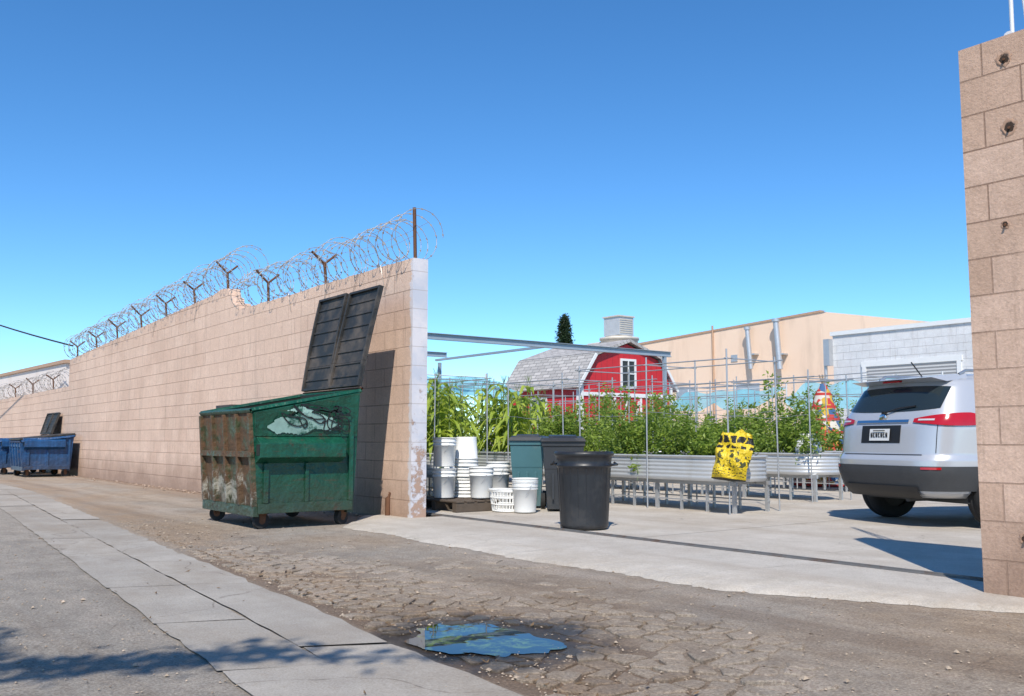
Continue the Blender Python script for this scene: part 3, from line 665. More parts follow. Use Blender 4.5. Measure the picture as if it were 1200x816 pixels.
beds=[(-8.62,9.1,'t',.55,.85,7),(-11.6,9.1,'m',.62,.92,4),(-14.6,9.1,'c',0,0,34),
      (-12.6,7.55,'c',0,0,34),(-15.5,7.55,'c',0,0,30),
      (-9.35,11.7,'t',.65,1.0,7),(-12.4,11.7,'t',.8,1.1,7),(-15.5,11.7,'c',0,0,26),
      (-10.1,14.2,'t',.65,1.05,6),(-13.2,14.2,'t',.75,1.15,6),(-16.3,14.2,'t',.75,1.15,6),
      (-11.0,16.6,'t',.8,1.2,6),(-14.2,16.6,'t',.75,1.1,6),(-8.0,16.6,'t',.5,.9,5)]
for cx,cy,k,a,b,n in beds:
    tank(cx,cy)
    if k=='t': bushes('tomato_plants',cx,cy,2.75,.8,.64,a,b,n)
    elif k=='m': bushes('tomato_plants',cx+.7,cy,1.35,.8,.64,a,b,n); corn('corn_plants',cx-.75,cy,1.2,.7,.64,20)
    else: corn('corn_plants',cx,cy,2.6,.7,.64,n)
# fertiliser bag
t=NT('bag_print'); X,Y,Z=t.sep(t.tc.outputs['Generated'])
G_=t.comb(X,Z,0)
def brk(v,bw,rh,ms,off=.5):
    b1=t.n.new('ShaderNodeTexBrick'); t.l.new(v,b1.inputs['Vector']); b1.offset=off; b1.inputs['Scale'].default_value=1; b1.inputs['Brick Width'].default_value=bw; b1.inputs['Row Height'].default_value=rh; b1.inputs['Mortar Size'].default_value=ms; return b1.outputs[1]
yel=(.72,.52,.02); blk=(.015,.015,.012)
wob=t.comb(t.math('ADD',X,t.math('MULTIPLY',t.noise(9,G_,detail=2),.25)),t.math('ADD',Z,t.math('MULTIPLY',t.noise(6,G_,detail=2),.14)),0)
big=t.math('MULTIPLY',t.ramp(brk(wob,.20,.19,.03,.3),.5,.4),t.math('MULTIPLY',t.ramp(Z,.60,.61),t.ramp(Z,.86,.85)))
blot=t.math('MULTIPLY',t.ramp(t.noise(7,G_,detail=3),.52,.54),t.math('MULTIPLY',t.ramp(Z,.24,.25),t.ramp(Z,.58,.57)))
small=t.math('MULTIPLY',t.ramp(brk(wob,.08,.05,.018,.4),.5,.4),t.math('MULTIPLY',t.ramp(Z,.08,.09),t.ramp(Z,.24,.23)))
col=t.mix(big,yel,blk); col=t.mix(small,col,blk); col=t.mix(blot,col,t.mix(t.noise(16,G_),(.015,.02,.012),(.12,.12,.03)))
col=t.mix(t.ramp(Z,.05,.04),col,blk)
MBAG=t.fin(col,.32,t.bump(t.noise(6,G_,detail=4,dist=1),.8,.06))
g=MB(); n=26; vs=[]
for s in (-1,1):
    for i in range(n+1):
        for j in range(n+1):
            u=i/n*2-1; v_=j/n*2-1; fill=(1-.5*max(0,v_))**1.0
            bul=.085*fill*(1-u**4)*(1-abs(v_)**5)*(1+.3*math.sin(5*u+3*v_)); cr=.018*math.sin(8*v_+3*u)+.010*math.sin(13*u*(.4+max(0,v_)))*(.3+max(0,v_))
            wdt=.21*(1-.08*v_**2+.05*math.sin(4*v_)-.05*max(0,v_))
            top=.025*math.sin(4*u+.5)*max(0,v_)+.012*math.sin(9*u)*max(0,v_)
            vs.append((u*wdt+.03*v_,s*bul+cr-.05*max(0,v_-.6),.29+v_*.29*(1-.05*u*u)+top))
N2=(n+1)**2
g.add(vs,[(s*N2+i*(n+1)+j,s*N2+(i+1)*(n+1)+j,s*N2+(i+1)*(n+1)+j+1,s*N2+i*(n+1)+j+1) for s in (0,1) for i in range(n) for j in range(n)],0,True)
o=g.build('fertiliser_bag',[MBAG]); o.location=(-7.22,8.56,.42); o.rotation_euler=(math.radians(-10),math.radians(5),math.radians(26))
g=MB(); g.lathe((-8.3,11.55,.66),[(0,0),(.16,.0),(.19,.08),(.17,.2),(.1,.28),(.12,.32),(0,.31)],16); g.build('white_sack',[pm('sack_white',(.72,.72,.70),.7,0,.1,8,.4,12)])
t=NT('patterned_canvas'); X,Y,Z=t.sep(); v=t.vor(9,feat='F1',out='Color'); s_=t.n.new('ShaderNodeSeparateColor'); t.l.new(v,s_.inputs[0])
col=t.mix(t.ramp(s_.outputs[0],.45,.46),(.62,.58,.5),(.50,.05,.04)); col=t.mix(t.ramp(s_.outputs[1],.75,.76),col,(.55,.35,.05)); col=t.mix(t.ramp(s_.outputs[2],.8,.81),col,(.05,.12,.25)); col=t.mix(t.ramp(t.math('SINE',t.math('MULTIPLY',Z,26)),.75,.8),col,(.45,.04,.03)); MTP=t.fin(col,.85)
g=MB(); c=Vector((-10.7,15.40,0))
for k in range(6):
    a=2*math.pi*k/6; g.cyl(c+Vector((.66*math.cos(a),.66*math.sin(a),.03)),c+Vector((-.07*math.cos(a),-.07*math.sin(a),2.12)),.014,.012,n=6,mi=1)
g.lathe(c,[(.63,.05),(.48,.6),(.33,1.15),(.15,1.75),(.05,1.95)],12)
g.build('patterned_teepee',[MTP,pm('cane',(.4,.3,.2),.7)])

# ------------------------------------------------------------------ steel canopy + shade cloth
MSG=pm('grey_steel_paint',(.32,.38,.43),.5,.2,.15,3,.03)
g=MB()
def ibeam_y(X,y0,y1,z,h=.11):
    g.b2((X-.045,y0,z),(X+.045,y1,z+.010)); g.b2((X-.045,y0,z+h),(X+.045,y1,z+h+.010)); g.b2((X-.006,y0,z+.0105),(X+.006,y1,z+h-.0005))
ibeam_y(-15,6.0,15.8,2.78); ibeam_y(-19.5,5.9,12.6,2.92)
g.b2((-19.5,6.2,2.80),(-15.0,6.26,2.85)); g.b2((-19.4,12.2,2.80),(-15.05,12.26,2.85))
for X,Y in ((-15,6.6),(-15,15.6),(-19.5,12.4)): g.b2((X-.035,Y-.035,.03),(X+.035,Y+.035,2.78))
g.build('steel_canopy_frame',[MSG])
t=NT('cyan_shade_fabric'); col=t.mix(t.noise(2),(.14,.50,.62),(.30,.68,.78)); t.fin(col,.7); t.translucent(col,.4); t.translucent((1,1,1),.22,'ShaderNodeBsdfTransparent'); MCY=t.m
MWPO=pm('white_pole',(.6,.6,.6),.5)
def cloth(name,p0,p1,w0,drop,sag=.12,n=36,m=8,np_=4):
    g=MB(); p0=Vector(p0);p1=Vector(p1);w0=Vector(w0);vs=[]
    for i in range(n+1):
        u=i/n
        for j in range(m+1):
            q=j/m; s=sag*(abs(math.sin(u*math.pi*(np_-1)))**.8); p=p0.lerp(p1,u)+w0*q; vs.append((p.x,p.y+.02*math.sin(u*40),p.z-drop*q-s*(.3+q)+.03*math.sin(9*q+u*23)))
    g.add(vs,[(i*(m+1)+j,(i+1)*(m+1)+j,(i+1)*(m+1)+j+1,i*(m+1)+j+1) for i in range(n) for j in range(m)],0,True)
    for k in range(np_):
        p=p0.lerp(p1,k/(np_-1)); g.cyl((p.x,p.y,.03),(p.x,p.y,p.z+.08),.02,n=8,mi=1)
    g.cyl(p0,p1,.014,n=6,mi=1)
    return g.build(name,[MCY,MWPO],fixn=False)
cloth('cyan_shade_cloth',(-16.4,6.6,2.22),(-16.4,11.6,2.22),(1.3,0,0),.38)
cloth('cyan_shade_cloth',(-24.5,15.4,2.5),(-21.0,14.6,2.45),(0,-.6,0),.5)
cloth('cyan_shade_cloth',(-18.6,20.3,2.26),(-15.2,20.3,2.26),(0,-.9,0),.4,.16,np_=3)
cloth('cyan_shade_cloth',(-14.6,20.3,2.34),(-11.0,20.3,2.34),(0,-.9,0),.5,.2,np_=4)

# ------------------------------------------------------------------ red barn shed
t=NT('red_siding'); X,Y,Z=t.sep(); f=t.ramp(t.math('ABSOLUTE',t.math('SUBTRACT',t.math('FRACT',t.math('MULTIPLY',t.math('ADD',X,Y),5)),.5)),.44,.5)
col=t.mix(t.noise(5),(.48,.015,.022),(.60,.026,.032)); col=t.mix(t.math('MULTIPLY',f,.6),col,(.15,.01,.01)); MRD=t.fin(col,.55,t.bump(f,.4,.01))
t=NT('shingle'); X,Y,Z=t.sep(); br=t.n.new('ShaderNodeTexBrick'); t.l.new(t.comb(X,t.math('ADD',Z,Y),0),br.inputs['Vector']); br.inputs['Scale'].default_value=1; br.inputs['Brick Width'].default_value=.3; br.inputs['Row Height'].default_value=.15; br.inputs['Mortar Size'].default_value=.012
br.inputs['Color1'].default_value=(.36,.34,.32,1); br.inputs['Color2'].default_value=(.50,.47,.44,1); br.inputs['Mortar'].default_value=(.2,.19,.18,1); MSH=t.fin(br.outputs[0],.9,t.bump(br.outputs[1],.3,.01))
MWT=pm('white_trim',(.75,.75,.73),.5,0,.06)
MGL=pm('dark_glass',(.02,.03,.035),.08,0,.1,2,0)
bx0,bx1=-20.9,-17.9; by,W=17.22,1.66
g=MB()
gam=[(by-W,.03),(by+W,.03),(by+W,2.30),(by+W*.68,3.02),(by,3.40),(by-W*.68,3.02),(by-W,2.30)]
g.prism_x(gam,bx0,bx1,0)
rp=[(by-W-.12,2.18),(by-W*.70,3.07),(by,3.47),(by+W*.70,3.07),(by+W+.12,2.18)]
for i in range(4):
    (ya,za),(yb,zb_)=rp[i],rp[i+1]
    d=Vector((yb-ya,zb_-za)).normalized(); nn=Vector((-d.y,d.x))*.05
    g.hexa([(bx0-.15,ya,za),(bx1+.10,ya,za),(bx1+.10,yb,zb_),(bx0-.15,yb,zb_),(bx0-.15,ya+nn.x,za+nn.y),(bx1+.10,ya+nn.x,za+nn.y),(bx1+.10,yb+nn.x,zb_+nn.y),(bx0-.15,yb+nn.x,zb_+nn.y)],1)
    g.hexa([(bx1+.10,ya-nn.x*.4,za-nn.y*.4),(bx1+.13,ya-nn.x*.4,za-nn.y*.4),(bx1+.13,yb-nn.x*.4,zb_-nn.y*.4),(bx1+.10,yb-nn.x*.4,zb_-nn.y*.4),(bx1+.10,ya+nn.x*1.1,za+nn.y*1.1),(bx1+.13,ya+nn.x*1.1,za+nn.y*1.1),(bx1+.13,yb+nn.x*1.1,zb_+nn.y*1.1),(bx1+.10,yb+nn.x*1.1,zb_+nn.y*1.1)],2 if i in (0,3) else 1)
xf=bx1
g.b2((xf,by-W,2.0),(xf+.03,by+W,2.10),2)
g.b2((xf,by-W,.03),(xf+.032,by-W+.1,2.30),2); g.b2((xf,by+W-.1,.03),(xf+.032,by+W,2.30),2)
def win(y,z,w_,h_):
    g.b2((xf,y-w_/2,z-h_/2),(xf+.01,y+w_/2,z+h_/2),3)
    for a,b in (((y-w_/2-.06,z-h_/2-.06),(y-w_/2,z+h_/2+.06)),((y+w_/2,z-h_/2-.06),(y+w_/2+.06,z+h_/2+.06)),((y-w_/2,z+h_/2),(y+w_/2,z+h_/2+.06)),((y-w_/2,z-h_/2-.06),(y+w_/2,z-h_/2)),((y-.015,z-h_/2),(y+.015,z+h_/2))): g.b2((xf,a[0],a[1]),(xf+.034,b[0],b[1]),2)
    g.b2((xf,y-w_/2,z-.015),(xf+.03,y+w_/2,z+.015),2)
win(by+.02,2.62,.44,.66)
g.b2((xf,by-.5,.03),(xf+.028,by-.44,1.98),2); g.b2((xf,by+.44,.03),(xf+.028,by+.5,1.98),2)
for yy in (by-.43,by+.01):
    g.hexa([(xf+.001,yy,.1),(xf+.02,yy,.1),(xf+.02,yy+.06,.1),(xf+.001,yy+.06,.1),(xf+.001,yy+.36,1.9),(xf+.02,yy+.36,1.9),(xf+.02,yy+.42,1.9),(xf+.001,yy+.42,1.9)],2)
g.b2((bx0,by-W-.03,.03),(bx0+.1,by-W,2.2),2); g.b2((bx1-.1,by-W-.032,.03),(bx1,by-W,2.2),2)
g.b2((bx0+1.0,by-W-.02,1.3),(bx0+1.7,by-W,2.0),2); g.b2((bx0+1.07,by-W-.024,1.36),(bx0+1.63,by-W-.001,1.94),3)
g.build('red_barn_shed',[MRD,MSH,MWT,MGL])

# ------------------------------------------------------------------ buildings
def m_stucco(name,a,b,st=(.42,.29,.2)):
    t=NT(name); col=t.mix(t.noise(.6,detail=8),a,b); col=t.mix(t.ramp(t.noise(1,t.scale(t.o,1,1,.2),detail=5),.52,.75,0,.45),col,st)
    return t.fin(col,.92,t.bump(t.noise(25),.2,.01))
MS1=m_stucco('peach_stucco',(.80,.57,.41),(.86,.66,.50)); MS2=m_stucco('cream_stucco',(.72,.64,.58),(.78,.70,.64)); MTR=pm('roof_tan_trim',(.45,.29,.19),.8); MTG=pm('tar_roof',(.3,.29,.28),.9)
g=MB()
BX1,BY=-22.6,32.5
pts=[(-38.5,0),(BX1,0),(BX1,6.05),(-28,5.80),(-33.6,5.55),(-33.62,4.95),(-38.5,4.95)]
n=len(pts); A=[(x,BY,z) for x,z in pts]; B=[(x,BY+.3,z) for x,z in pts]
g.add(A,[tuple(range(n))],0); g.add(B,[tuple(range(n))],0)
for i in range(n): k=(i+1)%n; g.add([A[i],A[k],B[k],B[i]],[(0,1,2,3)],0)
g.hexa([(BX1-.3,BY+.3,0),(BX1,BY+.3,0),(BX1,BY+22,0),(BX1-.3,BY+22,0),(BX1-.3,BY+.3,6.05),(BX1,BY+.3,6.05),(BX1,BY+22,6.6),(BX1-.3,BY+22,6.6)],0)
g.b2((-38.5,BY+.31,4.7),(BX1-.31,BY+22,4.9),2)
g.hexa([(-33.6,BY-.04,5.48),(-28,BY-.04,5.75),(-28,BY+.02,5.75),(-33.6,BY+.02,5.48),(-33.6,BY-.04,5.58),(-28,BY-.04,5.83),(-28,BY+.34,5.83),(-33.6,BY+.34,5.58)],1)
g.hexa([(-28,BY-.04,5.75),(BX1+.04,BY-.04,6.0),(BX1+.04,BY+.02,6.0),(-28,BY+.02,5.75),(-28,BY-.04,5.83),(BX1+.04,BY-.04,6.09),(BX1+.04,BY+.34,6.09),(-28,BY+.34,5.83)],1)
for X,z0,z1,w_ in ((-25.9,3.9,5.6,.10),(-24.4,3.8,5.8,.12)):
    g.cyl((X,BY-.3,z0),(X-.15,BY-.3,z1),w_,n=10,mi=3); g.cyl((X-.15,BY-.3,z1),(X-.15,BY-.3,z1+.12),w_*1.4,n=10,mi=3); g.b2((X-.2,BY-.3,z0+.6),(X+.2,BY-.001,z0+.66),3)
g.cyl((-28.2,BY-.06,2),(-28.2,BY-.06,6.0),.045,n=8,mi=1)
for X in (-30.5,-26.9): g.b2((X,BY-.02,2.4),(X+1.2,BY,3.3),3)
for X in (-31.5,-27.2): g.b2((X,BY-.03,4.3),(X+.35,BY-.001,4.6),3)
g.build('peach_warehouse',[MS1,MTR,MTG,MST])
g=MB(); x,y=(-35.5,33.6)
for dx in (-.7,.7):
    for dy in (-.7,.7): g.cyl((x+dx,y+dy,4.9),(x+dx,y+dy,5.35),.06,n=6,mi=0)
g.lathe((x,y,5.3),[(0,0),(1.0,.0),(1.0,.08),(.97,.1),(.97,.70),(1.03,.72),(1.03,.84),(.5,.94),(.45,1.0),(0,1.0)],28,0)
g.b2((x-.62,y-.5,6.25),(x+.5,y+.55,7.2),1); g.b2((x-.68,y-.56,7.2),(x+.56,y+.6,7.27),0)
for k in range(7): g.b2((x+.5,y-.42,6.37+k*.11),(x+.53,y+.45,6.42+k*.11),0)
g.tube([(x-.7,y-.5,5.75),(x-1.4,y-.8,5.7),(x-1.9,y-.9,5.35),(x-2.0,y-.9,4.9)],.24,12,0)
g.build('rooftop_hvac_unit',[pm('hvac_cream',(.60,.54,.45),.6,.1),pm('hvac_grey',(.55,.55,.55),.5,.3)])
MWPB=m_block('white_block',(.74,.74,.74),(.80,.80,.80),(.64,.64,.64),None,.2)
t=NT('rollup_door'); X,Y,Z=t.sep(); f=t.math('SINE',t.math('MULTIPLY',Z,70)); MRU=t.fin(t.mix(t.ramp(f,-1,1),(.28,.28,.28),(.55,.55,.54)),.6,t.bump(f,.4,.02))
g=MB(); GY=24.6
g.b2((-16.7,GY,0),(-2,GY+9,4.0),0); g.b2((-16.76,GY-.05,4.0),(-1.95,GY+.25,4.12),1)
g.b2((-15.6,GY-.02,.03),(-12.9,GY,3.0),2); g.b2((-15.75,GY-.05,3.0),(-12.75,GY,3.15),1); g.b2((-15.72,GY-.05,.03),(-15.6,GY,3.0),1); g.b2((-12.9,GY-.05,.03),(-12.78,GY,3.0),1)
g.b2((-16.9,GY-.2,3.1),(-16.7,GY+.0,3.9),3); g.cyl((-16.9,GY-.1,.03),(-16.9,GY-.1,3.9),.05,n=8,mi=3)
g.b2((-10.5,GY-.02,.03),(-7.5,GY,3.0),2)
g.build('white_garage_building',[MWPB,MWT,MRU,MST])
g=MB(); g.hexa([(-75,5.8,0),(-28.8,5.8,0),(-28.8,16,0),(-75,16,0),(-75,5.8,3.9),(-28.8,5.8,3.05),(-28.8,16,3.05),(-75,16,3.9)],0)
g.hexa([(-75,5.74,3.9),(-28.7,5.74,3.05),(-28.7,16.05,3.05),(-75,16.05,3.9),(-75,5.74,4.0),(-28.7,5.74,3.15),(-28.7,16.05,3.15),(-75,16.05,4.0)],1)
g.build('cream_building',[MS2,MTR])
g=MB(); A_=Vector((-26.6,5.5,3.35)); B_=Vector((-48.8,-.5,9.6)); g.tube([A_.lerp(B_,k/20)-Vector((0,0,.5*4*(k/20)*(1-k/20))) for k in range(21)],.022,5); g.build('overhead_cable',[MRB])

def pine(c,h,r):
    st=MB(); st.tube([(c[0],c[1],0),(c[0],c[1],h*.5),(c[0],c[1],h)],[.2,.12,.02],6)
    pts=[]
    for k in range(520):
        u=R.uniform(.3,1); z=h*u; rr=r*min(1,(1-u)*2.6+.04)**.7*R.uniform(.55,1.15); a=R.uniform(0,6.28)
        tip=np.array([c[0]+rr*math.cos(a),c[1]+rr*math.sin(a),z+.1]); base=np.array([c[0],c[1],z-.25])
        q=NR.uniform(.1,1,40)[:,None]; pts.append(base+(tip-base)*q+NR.normal(size=(40,3))*.09)
    leafmesh('cypress_tree',np.concatenate(pts),.17,MPN,st,aspect=.4)
pine((-46.1,38.8),8.75,.78)
# tree behind the camera whose branches throw the foreground shadow
st=MB(); pts=[]; OX,OY=1.33,-.96
st.tube([(1.1,-7.7,0),(.9,-7.2,1.8),(.4,-6.3,3.6),(-.1,-4.9,4.8)],[.22,.18,.14,.1],8)
def limb(P,r,lv,dens,sp=.10):
    P=[Vector(p)+Vector((OX,OY,0)) for p in P]
    st.tube(P,[r*(1-.8*k/(len(P)-1)) for k in range(len(P))],5)
    A=np.array([list(p) for p in P])
    for k in range(len(P)-1):
        m=int(dens*lv); u=NR.uniform(0,1,m)[:,None]; pts.append(A[k]+(A[k+1]-A[k])*u+NR.normal(size=(m,3))*sp)
limb([(-1.4,-3.9,4.8),(-1.8,-2.9,5.2),(-2.2,-2.3,5.4),(-2.6,-2.1,5.4),(-3.1,-2.2,5.3)],.08,1,520,.12)
limb([(-1.6,-3.2,5.0),(-1.5,-2.5,5.3),(-1.9,-2.0,5.4),(-2.3,-1.8,5.3),(-2.8,-1.75,5.2)],.06,1,380,.09)
limb([(-1.8,-2.9,5.2),(-1.9,-2.1,5.3),(-1.75,-1.3,5.35),(-1.5,-.6,5.3),(-1.1,.1,5.2)],.05,1,40,.06)
limb([(-2.0,-2.5,5.3),(-2.15,-1.7,5.2),(-2.0,-1.1,5.15),(-1.75,-.4,5.1)],.045,1,150,.07)
limb([(-1.4,-3.9,4.8),(-.6,-4.5,6),(0,-5,7)],.08,1,400,.3)
limb([(-.9,-5.2,3.6),(.3,-5.6,5),(.9,-6.3,6.3)],.08,1,400,.3)
ob=leafmesh('shade_tree',np.concatenate(pts),.12,ML,st); ob.data.materials[1]=MBARK

# ------------------------------------------------------------------ car
T=[(.32,.80,.14,4.40),(.38,.86,.06,4.50),(.60,.91,.0,4.57),(.72,.915,.01,4.57),(.78,.905,.05,4.55),(1.05,.915,.09,4.42),(1.10,.91,.10,4.15),(1.14,.90,.12,3.62),(1.22,.875,.16,3.35),(1.52,.745,.34,2.62),(1.60,.70,.42,2.25),(1.655,.62,.60,2.0),(1.685,.40,1.0,1.7)]
Tz=[a[0] for a in T]
def lv(z): return [float(np.interp(z,Tz,[a[k] for a in T])) for k in (1,2,3)]
cache={}
def per(z):
    z=round(z,4)
    if z in cache: return cache[z]
    w_,y0,y1=lv(z); n=7 if z<1.6 else 4.5; cy=(y0+y1)/2; l=(y1-y0)/2; th=np.linspace(-math.pi/2,math.pi/2,900)
    c=np.cos(th); s=np.sin(th); x=w_*np.abs(c)**(2/n); y=cy+l*np.sign(s)*np.abs(s)**(2/n); x[0]=x[-1]=0
    y=y+np.where(th<0,.05*(x/w_)**2*1.0,-.12*(x/w_)**2)
    d=np.concatenate([[0],np.cumsum(np.hypot(np.diff(x),np.diff(y)))]); cache[z]=(x,y,d); return cache[z]
def P(s,z):
    x,y,d=per(z); a=abs(s); X=float(np.interp(a,d,x)); Y=float(np.interp(a,d,y)); return Vector((X if s>=0 else -X,Y,z))
def Plen(z): return per(z)[2][-1]
def Po(s,z,o):
    e=.004; p=P(s,z); ds=P(s+e,z)-P(s-e,z); dz=P(s,min(z+e,1.684))-P(s,z-e); n=ds.cross(dz)
    n = n.normalized() if n.length>0 else Vector((0,-1,0)); return p+n*o
car=empty('parked_suv',(0,0,0))
MSV=pm('silver_paint',(.54,.55,.57),.30,.35,.04,3,0,coat=.5); MPL=pm('grey_cladding',(.045,.047,.05),.6,0,.2,10,.1); MTL1=pm('tail_lamp_red',(.42,.008,.012),.12,0,.15,8,0,coat=.5); MCL=pm('lamp_clear',(.65,.6,.6),.15,.2,.1,8,0); MCH=pm('chrome',(.75,.75,.76),.12,1,.05,3,0); MAL=pm('alloy',(.45,.46,.47),.35,.8)
MTY=pm('tyre',(.02,.02,.021),.85,0,.2,10,.2)
g=MB(); NS=70; zs=sorted(set([round(z,3) for z in list(np.linspace(.32,1.685,46))+Tz])); vs=[]; nring=None
for z in zs:
    S_=Plen(z); ss=[S_*k/NS for k in range(NS+1)]
    ring=[P(s,z) for s in ss]+[P(-s,z) for s in ss[::-1][1:-1]]; nring=len(ring); vs+=ring
g.add(vs,[(j*nring+i,j*nring+(i+1)%nring,(j+1)*nring+(i+1)%nring,(j+1)*nring+i) for j in range(len(zs)-1) for i in range(nring)],0,True)
g.add(vs[-nring:],[tuple(range(nring))],0); g.add(vs[:nring],[tuple(range(nring))[::-1]],1)
body=g.build('body',[MSV,MPL],parent=car)
bm=bmesh.new(); bm.from_mesh(body.data); bmesh.ops.remove_doubles(bm,verts=bm.verts,dist=.0005); bmesh.ops.recalc_face_normals(bm,faces=bm.faces); bm.to_mesh(body.data); bm.free()
def patch(g,s0,s1,z0,z1,o,mi,ns=12,nz=4,f=None):
    vs=[]
    for i in range(ns+1):
        u=i/ns
        za,zb_=(z0,z1) if f is None else f(u)
        for j in range(nz+1): vs.append(Po(s0+(s1-s0)*u,za+(zb_-za)*j/nz,o))
    g.add(vs,[(i*(nz+1)+j,(i+1)*(nz+1)+j,(i+1)*(nz+1)+j+1,i*(nz+1)+j+1) for i in range(ns) for j in range(nz)],mi,True)
g=MB()
patch(g,-.70,.70,1.25,1.53,.006,0,24,6,f=lambda u:(1.25+.03*abs(2*u-1)**3,1.535-.02*abs(2*u-1)**2))
for sg in (1,-1):
    patch(g,sg*1.28,sg*1.80,1.22,1.50,.006,0,10,5,f=lambda u:(1.24-.02*u,1.40+.1*min(1,u*2)))
    patch(g,sg*1.90,sg*2.75,1.20,1.51,.006,0,12,5); patch(g,sg*2.83,sg*3.5,1.19,1.50,.006,0,12,5,f=lambda u:(1.19,1.50-.10*max(0,u-.5)*2))
    patch(g,sg*.46,sg*1.30,1.09,1.2,.016,2,22,4,f=lambda u:(1.125-.035*math.sin(u*2.6),1.165+.06*math.sin(min(1,u*1.5)*1.57)-.05*max(0,u-.7)/.3))
    patch(g,sg*.52,sg*.70,1.14,1.158,.020,3,6,2)
    patch(g,sg*.62,sg*.82,.625,.65,.016,2,8,2)
    patch(g,sg*5.05,sg*5.35,.85,1.0,.012,3,8,3)
patch(g,-4.2,4.2,.40,.66,.012,1,70,6); patch(g,-.55,.55,.335,.45,.03,6,14,3)
patch(g,-.40,.40,1.125,1.155,.018,4,14,2); patch(g,-.30,.30,.905,1.10,.004,6,12,4)
patch(g,-.155,.155,.93,1.06,.016,5,6,3)
patch(g,-.60,.60,.775,.785,.006,6,16,1)
for s in (-.74,.74): patch(g,s-.004,s+.004,.80,1.11,.003,6,1,6)
for sg in (1,-1):
    for s in (1.86,2.79): patch(g,sg*s-.003,sg*s+.003,.66,1.5,.003,6,1,10)
    patch(g,sg*3.62-.003,sg*3.62+.003,.66,1.15,.003,6,1,8)
    for s in (2.1,3.0): patch(g,sg*s-.09,sg*s+.09,1.03,1.055,.03,4,4,1)
vs=[]
for j in range(7):
    z=1.20+.34*j/6; SS=Plen(z)
    for i in range(15): s=(SS-.72*(1-.1*j/6))+(.72*(1-.1*j/6))*2*i/14; vs.append(Po(s if s<=SS else -(2*SS-s),z,.006))
g.add(vs,[(j*15+i,j*15+i+1,(j+1)*15+i+1,(j+1)*15+i) for j in range(6) for i in range(14)],0,True)
c0=P(0,1.10+.09); g.lathe(c0+Vector((0,-.02,0)),[(0,.004),(.050,.004),(.056,.0),(.056,-.01)],24,4,ax=Matrix.Rotation(math.radians(90),3,'X'),sx=1,sy=.7)
g.tube([P(0,1.24)+Vector((0,-.03,0)),P(.2,1.29)+Vector((0,-.03,0)),P(.42,1.31)+Vector((0,-.025,0))],.009,5,6); g.cyl(P(0,1.235)+Vector((0,-.04,0)),P(0,1.235)+Vector((0,.03,0)),.025,n=10,mi=6)
for k in range(7):
    x=-.115+k*.0385
    yy=P(0,.99).y-.0235
    if k%2: g.b2((x-.011,yy,.968),(x-.004,yy+.005,1.022),6); g.b2((x-.0038,yy,.968),(x+.011,yy+.005,.978),6); g.b2((x-.0038,yy,1.012),(x+.011,yy+.005,1.022),6)
    else: g.b2((x-.011,yy,.968),(x-.004,yy+.005,1.022),6); g.b2((x+.004,yy,.968),(x+.011,yy+.005,1.022),6); g.b2((x-.0038,yy,.990),(x+.0038,yy+.005,.999),6)
g.b2((-.09,P(0,.99).y-.022,1.038),(.09,P(0,.99).y-.018,1.048),6)
g.hexa([(-.64,.44,1.575),(.64,.44,1.575),(.62,.75,1.62),(-.62,.75,1.62),(-.62,.24,1.615),(.62,.24,1.615),(.60,.75,1.672),(-.60,.75,1.672)],7)
g.b2((-.13,.262,1.585),(.13,.30,1.603),2)
for sg in (1,-1): g.tube([(sg*.60,.65,1.655),(sg*.60,.75,1.70),(sg*.58,1.6,1.715),(sg*.56,2.2,1.70),(sg*.56,2.35,1.64)],.017,6,8)
g.tube([(0,.72,1.67),(.01,.56,1.83)],.008,5,6)
for sg in (1,-1): g.box((sg*1.0,3.2,1.22),(.2,.12,.15),7)
MPLT=pm('plate',(.68,.68,.66),.4,0,.05)
g.build('body_trim',[MGL,MPL,MTL1,MCL,MCH,MPLT,pm('car_black',(.015,.015,.016),.45),MSV,MAL],parent=car,fixn=False,bevel=0)
cut=MB()
for y in (.92,3.6): cut.cyl((-1.1,y,.36),(1.1,y,.36),.415,n=40)
cu=cut.build('arch_cutter',[MPL])
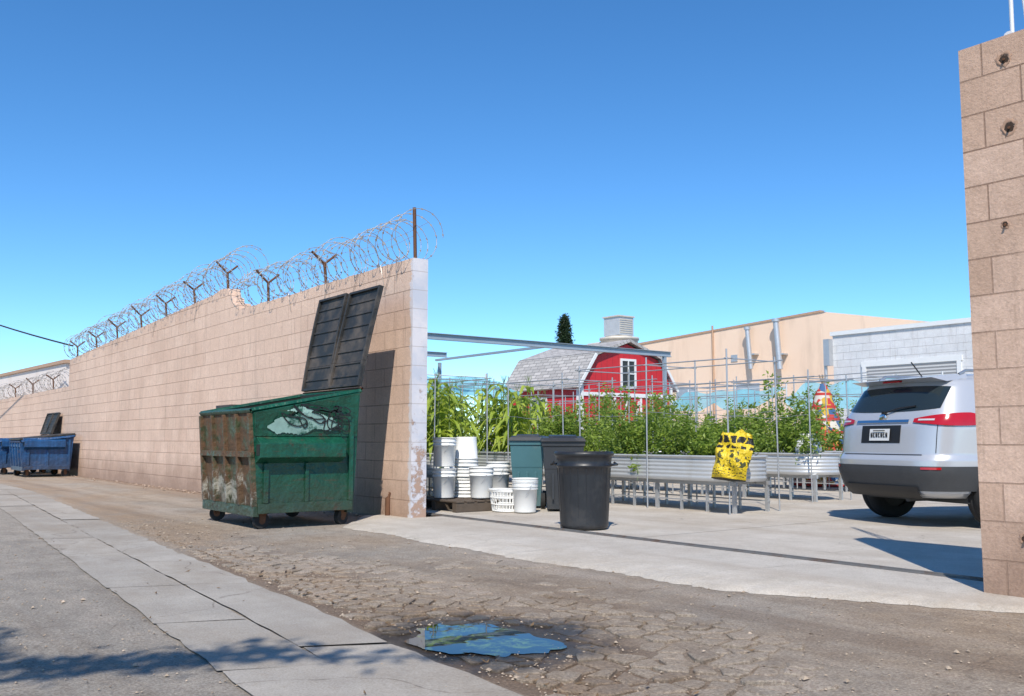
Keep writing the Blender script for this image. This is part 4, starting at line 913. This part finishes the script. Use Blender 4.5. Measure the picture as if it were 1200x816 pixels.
bo=body.modifiers.new('arch','BOOLEAN'); bo.operation='DIFFERENCE'; bo.object=cu; bo.solver='EXACT'
bpy.context.view_layer.update()
dg=bpy.context.evaluated_depsgraph_get()
nm=bpy.data.meshes.new_from_object(body.evaluated_get(dg)); body.modifiers.clear(); body.data=nm
if len(nm.materials)<2: nm.materials.append(MPL)
bpy.data.objects.remove(cu,do_unlink=True)
for nme,x,y in (('wheel_rear_left',-.80,.92),('wheel_rear_right',.80,.92),('wheel_front_left',-.80,3.6),('wheel_front_right',.80,3.6)):
    g=MB(); ax=Matrix.Rotation(math.radians(90),3,'Y'); sg=1 if x>0 else -1
    g.lathe((x,y,.355),[(.22,-.11),(.30,-.115),(.345,-.105),(.357,-.07),(.357,-.03),(.350,-.025),(.350,-.015),(.357,-.01),(.357,.03),(.357,.07),(.345,.105),(.30,.115),(.22,.11)],40,0,ax=ax)
    g.cyl((x+sg*.06,y,.355),(x+sg*.065,y,.355),.22,n=30,mi=1)
    for k in range(5):
        a=2*math.pi*k/5; M=Matrix.Rotation(a,3,'X'); g.box(Vector((x+sg*.085,y,.355))+M@Vector((0,0,.12)),(.03,.05,.2),2,M)
    g.cyl((x+sg*.06,y,.355),(x+sg*.11,y,.355),.04,n=14,mi=2); g.lathe((x,y,.355),[(.20,sg*.09),(.225,sg*.105),(.235,sg*.09)],30,2,ax=ax)
    g.cyl((x-sg*.08,y,.355),(x-sg*.079,y,.355),.22,n=20,mi=1)
    g.build(nme,[MTY,pm('rim_dark',(.03,.03,.03),.6),MAL],parent=car)
g=MB(); g.b2((-.74,.55,.26),(.74,4.2,.34)); g.b2((-.60,.86,.30),(.6,.98,.40)); g.cyl((.3,.15,.30),(.3,.6,.30),.03,n=10)
g.b2((-.66,.45,.345),(.66,1.4,.80)); g.b2((-.66,3.15,.345),(.66,4.05,.80))
g.build('underbody',[MPL],parent=car)
car.scale=(.92,.92,.92); car.location=(-5.55,8.85,.03); car.rotation_euler=(0,0,math.radians(-16))
